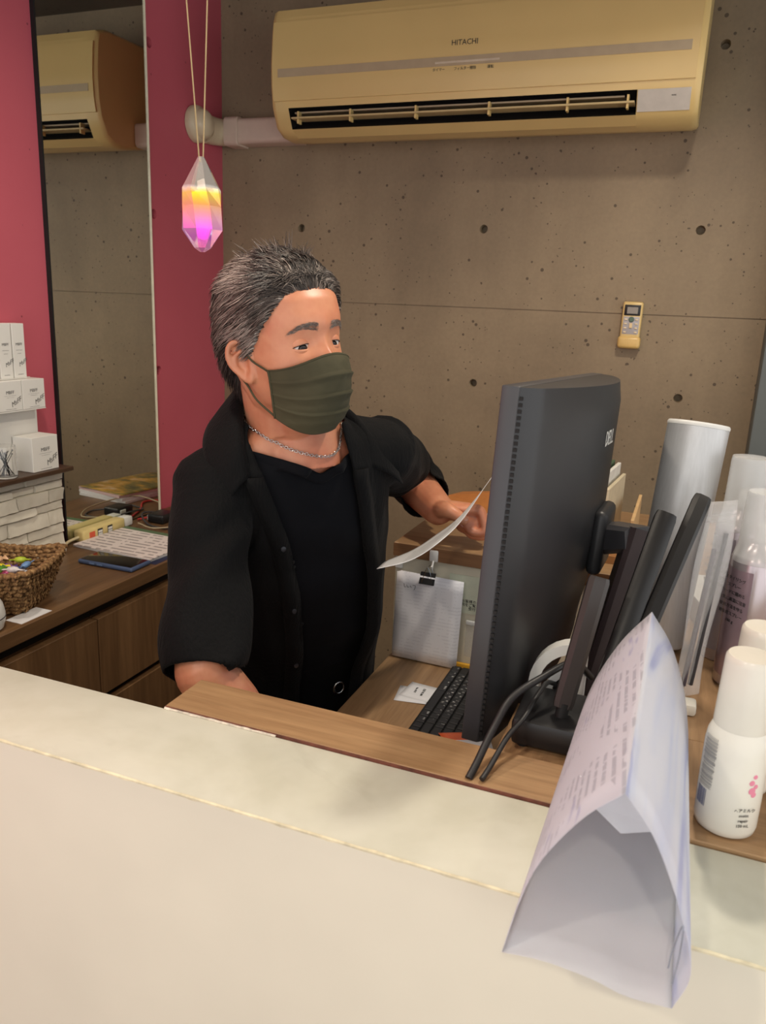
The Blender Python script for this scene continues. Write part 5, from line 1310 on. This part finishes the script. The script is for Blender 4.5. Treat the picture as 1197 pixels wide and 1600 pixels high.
for i in range(N):
    a = random.uniform(-pi, pi); zl = hairline(a); z = lerp(zl, 0.108, random.random()**0.8) if random.random() < 0.68 else zl+random.random()*0.016
    d = abs(math.degrees(a)); p = hpoint(a, z)
    nrm = Vector(((p.x+0.01)*0.8, p.y, max(0.0, p.z)*0.85)).normalized()
    topk = sstep(0.042, 0.088, z); front = sstep(80, 20, d)*topk; back = sstep(95, 150, d)
    cl = noise.noise((a*4, z*40, 0.3)); cl2 = noise.noise((a*7+9, z*60, 1.7))
    t0 = nrm*(0.42+0.40*front)+Vector((-0.55, 0.30*cl, 0.15+0.25*front)); t1 = Vector((-0.95*(1-0.6*back), 0.40*cl+0.25*p.y/0.07, -0.28-0.75*back+0.25*cl2))
    s0 = nrm*0.26+Vector((-0.80*(1-back), 0, -0.30-0.5*back)); s1 = Vector((-0.75*(1-back), -0.25*p.y/0.07*back, -0.50-0.4*back))
    d0 = s0.lerp(t0, topk); d1 = s1.lerp(t1, topk); L = lerp(random.uniform(0.026, 0.042), random.uniform(0.036, 0.056), topk)
    if z < 0.02 and d < 100: L *= 0.55
    if random.random() < 0.006 and topk > 0.85: d1 = Vector((-0.35, 0.5*cl, 0.75)); L *= 0.85
    pts = [p+nrm*(hair_off(a, z)*0.9)]; n_ = 6; lay = 0.003+0.011*random.random()*(0.55+0.45*topk)
    for k in range(1, n_):
        f = k/(n_-1); dd = (d0.normalized()*(1-f)+d1.normalized()*f).normalized()+Vector((random.uniform(-.12, .12), random.uniform(-.12, .12), random.uniform(-.10, .10)))
        q = pts[-1]+dd.normalized()*(L/(n_-1))
        q = outside(q, lay*f) if q.z > -0.03 else q; a2 = atan2(q.y, q.x-HCX); pts.append(pushout(q, (max(0.0, hair_off(a2, min(q.z, 0.1)))+0.001+lay*f*0.6) if q.z > -0.03 else 0.004))
    grey = 0.50+0.34*sstep(45, 72, d)*sstep(125, 92, d)+0.30*cl-0.08*front
    grey -= 0.35*sstep(105, 150, d)*sstep(0.04, -0.02, z)
    sh = min(1, max(0, random.gauss(grey, 0.20)))
    add_strand([HM @ q for q in pts], random.uniform(0.0006, 0.00115), sh)
for (tx, ty, lx, ly, hgt) in ((0.030, -0.012, -0.2, -0.3, 0.036), (0.022, 0.004, -0.1, 0.2, 0.044), (0.012, -0.022, -0.4, -0.5, 0.034), (0.038, 0.014, 0.1, 0.3, 0.030), (0.000, 0.000, -0.6, 0.0, 0.034), (-0.02, -0.030, -0.7, -0.4, 0.030), (0.030, 0.030, -0.2, 0.6, 0.028)):
    for q in range(26):
        bx_, by_ = tx+random.gauss(0, 0.008), ty+random.gauss(0, 0.008)
        base = Vector((bx_, by_, 0.101-0.9*max(0, sqrt(bx_**2+by_**2)-0.03))); tip = Vector((tx+lx*0.03+random.gauss(0, 0.004), ty+ly*0.03+random.gauss(0, 0.004), base.z+(hgt+0.012)*random.uniform(0.65, 1.0)))
        m_ = base.lerp(tip, 0.5)+Vector((0.002, 0, 0.004))
        add_strand([HM @ v_ for v_ in spline([base, m_, tip], 3)], random.uniform(0.0005, 0.0010), min(1, max(0, random.gauss(0.55, 0.2))))
me = bpy.data.meshes.new('hair'); o_ = OFF[man.name]; me.from_pydata([tuple(v_-o_) for v_ in hv], [], hf); me.materials.append(m_hair)
at_ = me.attributes.new('shade', 'FLOAT', 'POINT'); at_.data.foreach_set('value', hs); me.shade_smooth()
ho = bpy.data.objects.new('hair', me); COL.objects.link(ho); ho.parent = man; ho['kind'] = 'stuff'; ho['label'] = 'swept back dark hair greying at the sides'
# eyebrows
hv2, hf2, hs2 = hv, hf, hs
for s_ in (-1, 1):
    hv = []; hf = []; hs = []
    for i in range(330):
        u = random.random(); y = lerp(0.011, 0.050, u); z = 0.0175+0.0035*sin(pi*min(u*0.9+0.1, 1))-0.005*max(0, u-0.7)/0.3+random.uniform(-0.0066, 0.0058)*(1-0.55*u)
        p = Vector((face_x(s_*y, z)+0.0004, s_*y, z)); dd = Vector((-0.25-0.5*u, s_*1.0, 0.45-0.9*u)).normalized()*random.uniform(0.005, 0.009)
        q = p+dd; q.x = max(q.x, face_x(min(max(q.y, -0.074), 0.074), q.z)+0.0008)
        m_ = (p+q)/2; m_.x += 0.0006
        add_strand([HM @ p, HM @ m_, HM @ q], 0.00026, random.uniform(0.55, 0.92))
    me = bpy.data.meshes.new('eyebrow'); me.from_pydata([tuple(v_-o_) for v_ in hv], [], hf); me.materials.append(m_hair)
    at_ = me.attributes.new('shade', 'FLOAT', 'POINT'); at_.data.foreach_set('value', hs); me.shade_smooth()
    eb = bpy.data.objects.new('eyebrow', me); COL.objects.link(eb); eb.parent = man; eb['kind'] = 'stuff'

# face mask ----------------------------------------------------------
MASK = [(-0.150, 0.048, 0.046), (-0.138, 0.082, 0.058), (-0.118, 0.103, 0.0665), (-0.095, 0.113, 0.0715), (-0.072, 0.118, 0.0745), (-0.050, 0.119, 0.0765), (-0.034, 0.114, 0.0775), (-0.018, 0.106, 0.0775), (-0.008, 0.101, 0.0775)]
def mask_pt(u, v, off=0.0):
    # u -1..1 across, v 0 bottom..1 top
    a = u*radians(67); au = abs(u)
    zt = lerp(-0.0190, -0.038, sstep(0.0, 1.0, au)); zb = lerp(-0.1400, -0.109, au**2.8)
    z = lerp(zb, zt, v); fx, hw = table(MASK, z)
    e = 2.15; pc = abs(cos(a))**(2/e); ps = math.copysign(abs(sin(a))**(2/e), a)
    pl = 0.0
    for c, w_ in ((0.78, 0.10), (0.53, 0.12), (0.30, 0.12)):
        q = (v-c)/w_
        if -1 < q <= 0: pl += 0.0055*(1+q)**1.5*(1-0.35*au)
    pl += 0.0007*noise.noise((u*9, v*14, 2.0))
    x = HCX+pc*(fx+pl+off-HCX)+0.0035*exp(-(u/0.10)**2)*exp(-((v-0.72)/0.25)**2)
    y = ps*(hw+pl*0.5+off)
    return Vector((x, y, z))
mk = MB().grid(lambda a, b: HM @ mask_pt(a*2-1, b), 64, 56).build('face_mask', m_maskm, man, 180, solid=0.0012)
mk['label'] = 'olive green pleated face mask'
for s_ in (-1, 1):
    sd_ = MB(); sd_.tube([HM @ mask_pt(s_*0.985, v/14, 0.0012) for v in range(15)], 0.0016, 6); sd_.build('side_binding', m_maskm, mk, 180)
    e0 = HM @ mask_pt(s_*0.99, 0.97); e1 = HM @ mask_pt(s_*0.99, 0.04); 
    up_ = [e0, HM @ Vector((0.014, s_*0.0785, -0.022)), HM @ Vector((0.004, s_*0.0815, 0.004)), HM @ Vector((-0.012, s_*0.0800, 0.008)), HM @ Vector((-0.026, s_*0.0790, -0.010)), HM @ Vector((-0.022, s_*0.0760, -0.042)), HM @ Vector((-0.002, s_*0.0740, -0.064)), HM @ Vector((0.014, s_*0.0725, -0.084)), e1]
    MB().tube(spline(up_, 6), 0.0016, 8).build('ear_loop', m_maskm, mk, 180)
mt = MB(); mt.tube([HM @ (mask_pt(u/20, 0.985, 0.0006)) for u in range(-20, 21)], 0.0011, 6); mt.build('top_seam', m_maskm, mk, 180)

# T-shirt ---------------------------------------------------------------
tb = MB(); tb.rings(torso_rings(0.007, [0.68+0.02*k for k in range(33)], ex=2.3)); tb.tube([RS.lerp(spine(1.255), 0.1), spine(1.255), LS.lerp(spine(1.255), 0.1)], [0.050, 0.080, 0.052], 20, round_ends=True); tb.tube([HM @ Vector((-0.020, 0, -0.070)), (HM @ Vector((-0.026, 0, -0.11))).lerp(nb, 0.25), nb+Vector((0, 0, 0.02)), nb-Vector((0, 0, 0.05))], [0.066, 0.068, 0.074, 0.086], 28)
tme = blob(tb, 0.0045, 4)
bm = bmesh.new(); bm.from_mesh(tme)
def loc(p): c = spine(p.z); r = p-c; return r.dot(fv), r.dot(lv_), p.z
def neckcut(p):
    u, v, z = loc(p)
    if u > 0: return z > 1.236+0.55*min(abs(v), 0.035)+0.33*max(0, abs(v)-0.035)
    return z > 1.292
bmesh.ops.delete(bm, geom=[f for f in bm.faces if neckcut(f.calc_center_median())], context='FACES')
def smooth_boundary(bm, it=14):
    be = [e for e in bm.edges if e.is_boundary]; adj = {}
    for e in be:
        a, b = e.verts; adj.setdefault(a, []).append(b); adj.setdefault(b, []).append(a)
    for _ in range(it):
        new = {v: (v.co*0.5+sum((w.co for w in ws), Vector())*(0.5/len(ws))) for v, ws in adj.items() if len(ws) == 2}
        for v, c in new.items(): v.co = c
    return adj
adj = smooth_boundary(bm); 
bm.to_mesh(tme); 
# ribbed neckband follows the opening edge
best = []
if adj:
    seen = set(); loops = []
    for st in adj:
        if st in seen: continue
        cur = st; lp = []
        while cur and cur not in seen:
            seen.add(cur); lp.append(cur.co.copy()); nx = [w for w in adj[cur] if w not in seen]; cur = nx[0] if nx else None
        loops.append(lp)
    best = max(loops, key=len)
bm.free()
for p in tme.vertices:
    u, v, z = loc(p.co); k = sstep(1.2, 1.05, z)
    p.co += fv*(0.004*noise.noise((v*9, z*16, 2))*k*(1 if u > 0 else 0)+0.003*sin(z*55+v*22)*sstep(1.0, 0.85, z)*(1 if u > 0 else 0))
tee = mesh_obj('t_shirt', tme, m_tee, man)
md = tee.modifiers.new('solid', 'SOLIDIFY'); md.thickness = 0.002; md.offset = 0
if len(best) > 20:
    pb = best[::2]; pb = pb+[pb[0]]
    sp_ = [q+fv*0.002 for q in pb]
    mb = MB(); rs = []
    for i, q in enumerate(sp_):
        tg = (sp_[min(i+1, len(sp_)-1)]-sp_[max(i-1, 0)]).normalized(); c = spine(min(q.z, 1.3)); outw = (q-c); outw.z = 0; outw = (outw-tg*outw.dot(tg)).normalized(); dn = tg.cross(outw)
        if dn.z > 0: dn = -dn
        rs.append([q+outw*(0.0022*cos(b))+dn*(0.008+0.009*sin(b)) for b in [2*pi*j/10 for j in range(10)]])
    mb.rings(rs, True, True); mb.build('neckband', m_tee, tee, 180)

# open shirt ---------------------------------------------------------------
sb = MB()
def loose(z): k = sstep(1.15, 0.85, z); return (0.016+0.010*k, 0.018+0.022*k, 0.022+0.012*k)
sb.rings(torso_rings(0.0, [0.70+0.02*k for k in range(32)], ex=2.2, extra=loose))
sb.tube([RS, spine(1.25)+UP*0.004, LS], [0.054, 0.084, 0.060], 22, round_ends=True)
def sleeve(A, B, H, r):
    P, R = limb([A, A.lerp(B, 0.5), B, H], r); sb.tube(P, R, 24)
    return (P[-1]-P[-2]).normalized(), P[-1]
RH = RE.lerp(RW, 0.06)+Vector((0.004, -0.002, -0.008))
LH = LE.lerp(LW, 0.66)
dR, cR = sleeve(RS+Vector((0.006, 0.008, 0.004)), RE+Vector((-0.004, 0.006, 0.0)), RH, [0.060, 0.063, 0.063, 0.063])
dL, cL = sleeve(LS+Vector((0.0, -0.004, 0.008)), LE+Vector((0.004, -0.004, 0.004)), LH, [0.062, 0.062, 0.060, 0.053])
dR = Vector((0.30, -0.62, -0.72)).normalized(); cR = RE+Vector((0.004, 0.0, -0.010))
sme = blob(sb, 0.0045, 5)
bm = bmesh.new(); bm.from_mesh(sme)
VL = [(0.70, -0.055), (0.90, -0.060), (1.02, -0.062), (1.12, -0.072), (1.20, -0.092), (1.26, -0.105), (1.34, -0.095)]
VR = [(0.70, 0.060), (0.80, 0.065), (0.90, 0.090), (1.05, 0.085), (1.14, 0.070), (1.22, 0.060), (1.28, 0.058), (1.34, 0.055)]
for c_, d_, r_ in ((cR, dR, 0.125), (cL, dL, 0.11)):
    fs_ = [f for f in bm.faces if (f.calc_center_median()-c_).length < r_]
    gm = list({v for f in fs_ for v in f.verts})+list({e for f in fs_ for e in f.edges})+fs_
    bmesh.ops.bisect_plane(bm, geom=gm, dist=0.0002, plane_co=c_-d_*0.006, plane_no=d_)
def shirtcut(f):
    p = f.calc_center_median(); u, v, z = loc(p); nn = f.normal
    if (p-cR).length < 0.11 and (p-cR).dot(dR) > -0.006: return True
    if (p-cL).length < 0.095 and (p-cL).dot(dL) > -0.006: return True
    if z > 1.245 and ((p-spine(1.31)).xy.length < 0.066 or z > 1.318): return True
    near_arm = v < -0.165 or v > 0.165
    if u > 0.02 and not near_arm and table(VL, z)[0] < v < table(VR, z)[0]: return True
    if z < 0.712 and nn.z < -0.7: return True
    return False
bmesh.ops.delete(bm, geom=[f for f in bm.faces if shirtcut(f)], context='FACES')
# drop loose scraps: keep the largest connected shell
bm.verts.ensure_lookup_table(); seen = set(); comps = []
for v0 in bm.verts:
    if v0 in seen: continue
    st = [v0]; comp = []; seen.add(v0)
    while st:
        q = st.pop(); comp.append(q)
        for e in q.link_edges:
            w = e.other_vert(q)
            if w not in seen: seen.add(w); st.append(w)
    comps.append(comp)
comps.sort(key=len, reverse=True)
for c in comps[1:]: bmesh.ops.delete(bm, geom=c, context='VERTS')
smooth_boundary(bm, 45)
bm.to_mesh(sme); bm.free()
# folds: broad diagonal waves on sleeves and soft vertical ones on the body
def seg_par(p, A, B): d = B-A; t_ = (p-A).dot(d)/d.length_squared; return t_, (p-(A+d*min(max(t_, 0), 1))).length
nrmls = [v.normal.copy() for v in sme.vertices]
for vtx, nn in zip(sme.vertices, nrmls):
    p = vtx.co; u, v, z = loc(p); w = 0.0
    tR, rR = seg_par(p, RS, RE); tL, rL = seg_par(p, LS, LE)
    q = noise.noise((p.x*11, p.y*11, p.z*5)); q2 = noise.noise((p.x*26+3, p.y*26, p.z*12))
    if rR < 0.085 and tR > 0.1: w = 0.0045*sin(tR*17+(p-RS).dot(lv_)*45+q*3)*sstep(0.1, 0.35, tR)+0.003*q2
    elif rL < 0.085 and tL > 0.1: w = 0.0050*sin(tL*20+p.z*40+q*3)*sstep(0.1, 0.35, tL)+0.003*q2
    else: w = 0.006*q*sstep(1.28, 1.1, z)+0.003*sin(v*70+q*4)*sstep(1.2, 1.0, z)+0.002*q2
    vtx.co = p+nn*w
shirt = mesh_obj('open_shirt', sme, m_shirt, man); shirt['label'] = 'open black crepe short-sleeve shirt'
md = shirt.modifiers.new('solid', 'SOLIDIFY'); md.thickness = 0.0025; md.offset = 0
# collar flaps
def L3(u, v, z): return spine(min(z, 1.31)).xy.to_3d()+fv*u+lv_*v+UP*z
for s_ in (-1, 1):
    k = 1 if s_ < 0 else 0.82
    inner = [L3(-0.083, s_*0.000, 1.372), L3(-0.064, s_*0.052, 1.362), L3(-0.016, s_*0.084, 1.336), L3(0.034, s_*0.108, 1.290), L3(0.070, s_*0.118*k, 1.240)]
    fold = [L3(-0.092, s_*0.000, 1.380), L3(-0.072, s_*0.060, 1.370), L3(-0.016, s_*0.096, 1.342), L3(0.040, s_*0.120, 1.292), L3(0.078, s_*0.130*k, 1.238)]
    outer = [L3(-0.124, s_*0.000, 1.325), L3(-0.104, s_*0.085, 1.318), L3(-0.025, s_*0.150, 1.288), L3(0.042, s_*0.172, 1.240), L3(0.090, s_*0.170, 1.200)]
    I, F, O = spline(inner, 6), spline(fold, 6), spline(outer, 6)
    rs = []
    for a, b, c in zip(I, F, O):
        m1 = b.lerp(c, 0.5)+UP*0.005+fv*0.003
        rs.append(spline([a, b, m1, c], 4))
    mb = MB().rings(rs, False, False); mb.build('collar', m_shirt, shirt, 180, solid=0.003)
# front plackets and buttons
for vt, s_ in ((VL, -1), (VR, 1)):
    pts = []
    for k in range(26):
        z = lerp(1.24, 0.72, k/25); w, df, db = table(TORSO, z); e = loose(z); v = table(vt, z)[0]-s_*-0.004
        va = min(abs(v)/(w+e[0]), 0.99); pc = sqrt(max(0, 1-(va**(2.2/2))**2))**(2/2.2)
        pts.append((spine(z)+fv*(pc*(df+e[1])+0.002)+lv_*v, z))
    mb = MB(); mb.rings([[p+lv_*(s_*0.028)-fv*0.006, p+lv_*(s_*0.014)+fv*0.0015, p+fv*0.001, p-lv_*(s_*0.004)-fv*0.004] for p, z in pts], False, False); mb.build('placket', m_shirt, shirt, 180, solid=0.0022)
    if s_ < 0:
        for k in (6, 12, 18): 
            p = pts[k][0]+lv_*(s_*0.012)+fv*0.004; MB().lathe([(0.0045, 0), (0.0045, 0.0016), (0.003, 0.002)], 14, M=frame(p, lv_, UP)).build('button', plain('shirt_button', (46, 46, 50), 0.25), shirt)
# chest pocket on his left
w, df, db = table(TORSO, 1.12)
# silver chain necklace
chain = [L3(-0.058, 0.0, 1.345), L3(-0.045, -0.050, 1.335), L3(0.000, -0.072, 1.318), L3(0.040, -0.062, 1.294), L3(0.066, -0.032, 1.274), L3(0.076, 0.000, 1.266), L3(0.072, 0.030, 1.274), L3(0.046, 0.058, 1.296), L3(0.000, 0.070, 1.322), L3(-0.045, 0.050, 1.335), L3(-0.058, 0.0, 1.345)]
CP = spline(chain, 12); mb = MB()
from mathutils.bvhtree import BVHTree
bvh = BVHTree.FromPolygons([tuple(v.co+OFF[man.name]) for v in body.data.vertices], [tuple(p.vertices) for p in body.data.polygons])
proj = []
for p in CP:
    hit, nn, idx, dist = bvh.find_nearest(p)
    proj.append(hit+nn*0.0034 if hit else p)
# resample evenly
pts = [proj[0]]
for p in proj[1:]:
    while (p-pts[-1]).length > 0.0042: pts.append(pts[-1]+(p-pts[-1]).normalized()*0.0042)
for i in range(len(pts)-1):
    d = (pts[i+1]-pts[i]).normalized(); hit, nn, idx, dist = bvh.find_nearest(pts[i]); M = frame(pts[i], d, nn if i % 2 else d.cross(nn))
    mb.torus((0, 0, 0), 0.0021, 0.0006, 'z', 10, 5, M=M, sx=1.55)
ch = mb.build('necklace_chain', plain('silver_chain', (210, 208, 204), 0.18, 1.0), man, 180); ch['kind'] = 'stuff'; ch['label'] = 'silver chain necklace'
# trousers, belt ring, shoes
pbm = MB(); pbm.rings(torso_rings(0.012, [0.62+0.02*k for k in range(11)]))
for s_ in (-1, 1):
    hip = spine(0.72)+lv_*(s_*0.085); kn = Vector((hip.x-0.01, hip.y-0.005, 0.45))+fv*0.03; an = Vector((hip.x-0.02, hip.y+0.01, 0.09))+lv_*(s_*0.02)
    P, R = limb([hip, kn, an], [0.098, 0.078, 0.066]); pbm.tube(P, R, 18, round_ends=False)
mesh_obj('trousers', blob(pbm, 0.008, 4), m_trou, man)
for s_ in (-1, 1):
    hip = spine(0.72)+lv_*(s_*0.085); an = Vector((hip.x-0.02, hip.y+0.01, 0.0))+lv_*(s_*0.02)
    mb = MB(); rs = []
    for a, w, h in ((-0.085, 0.028, 0.055), (-0.06, 0.036, 0.075), (0.0, 0.040, 0.085), (0.06, 0.044, 0.062), (0.12, 0.046, 0.045), (0.165, 0.034, 0.032), (0.18, 0.015, 0.02)):
        rs.append([an+fv*a+lv_*(w*cos(b))+UP*(0.001+h*0.5*(1+sin(b))) for b in [2*pi*j/16 for j in range(16)]])
    mb.rings(rs); mb.build('shoe', m_blackm, man, 60)
MB().torus((0, 0, 0), 0.012, 0.0022, 'z', 20, 8, M=frame(spine(0.758)+fv*0.153+lv_*0.040, lv_, UP)).build('belt_ring', m_metal, man, 180)

# the sheet he holds ---------------------------------------------------------
t = thing('held_sheet', (-0.43, 1.45, 1.05), 'white printed paper sheet held edge-on in the man\'s left hand', 'paper')
SPT = spline([(-0.470, 1.246, 1.056), (-0.430, 1.297, 1.067), (-0.401, 1.352, 1.087), (-0.373, 1.421, 1.118), (-0.345, 1.535, 1.181)], 6)
view = Vector((-0.249, 0.935, -0.253)).normalized()
def sheet(u, v):
    k = u*(len(SPT)-1); i_ = min(int(k), len(SPT)-2); p = SPT[i_].lerp(SPT[i_+1], k-i_); tg = (SPT[i_+1]-SPT[i_]).normalized()
    dn = view.cross(tg); dn = dn if dn.z < 0 else -dn; w = 0.155*(v-0.5)
    return p+view*w+dn*(-w*0.12*sin(pi*min(1, 0.08+u)))
MB().grid(sheet, 24, 10).build('sheet', translucent(plain('held_paper', (246, 246, 246), 0.7, var=0.01), 0.3), t, 180, solid=0.0004)
for k in range(5):
    MB().grid(lambda u, v: sheet(0.18+0.02*k+0.55*u, 0.12+0.13*k+0.012*v)+Vector((-0.0004, -0.0001, 0.0004)), 16, 1).build('printed_line', m_print, t, 180)
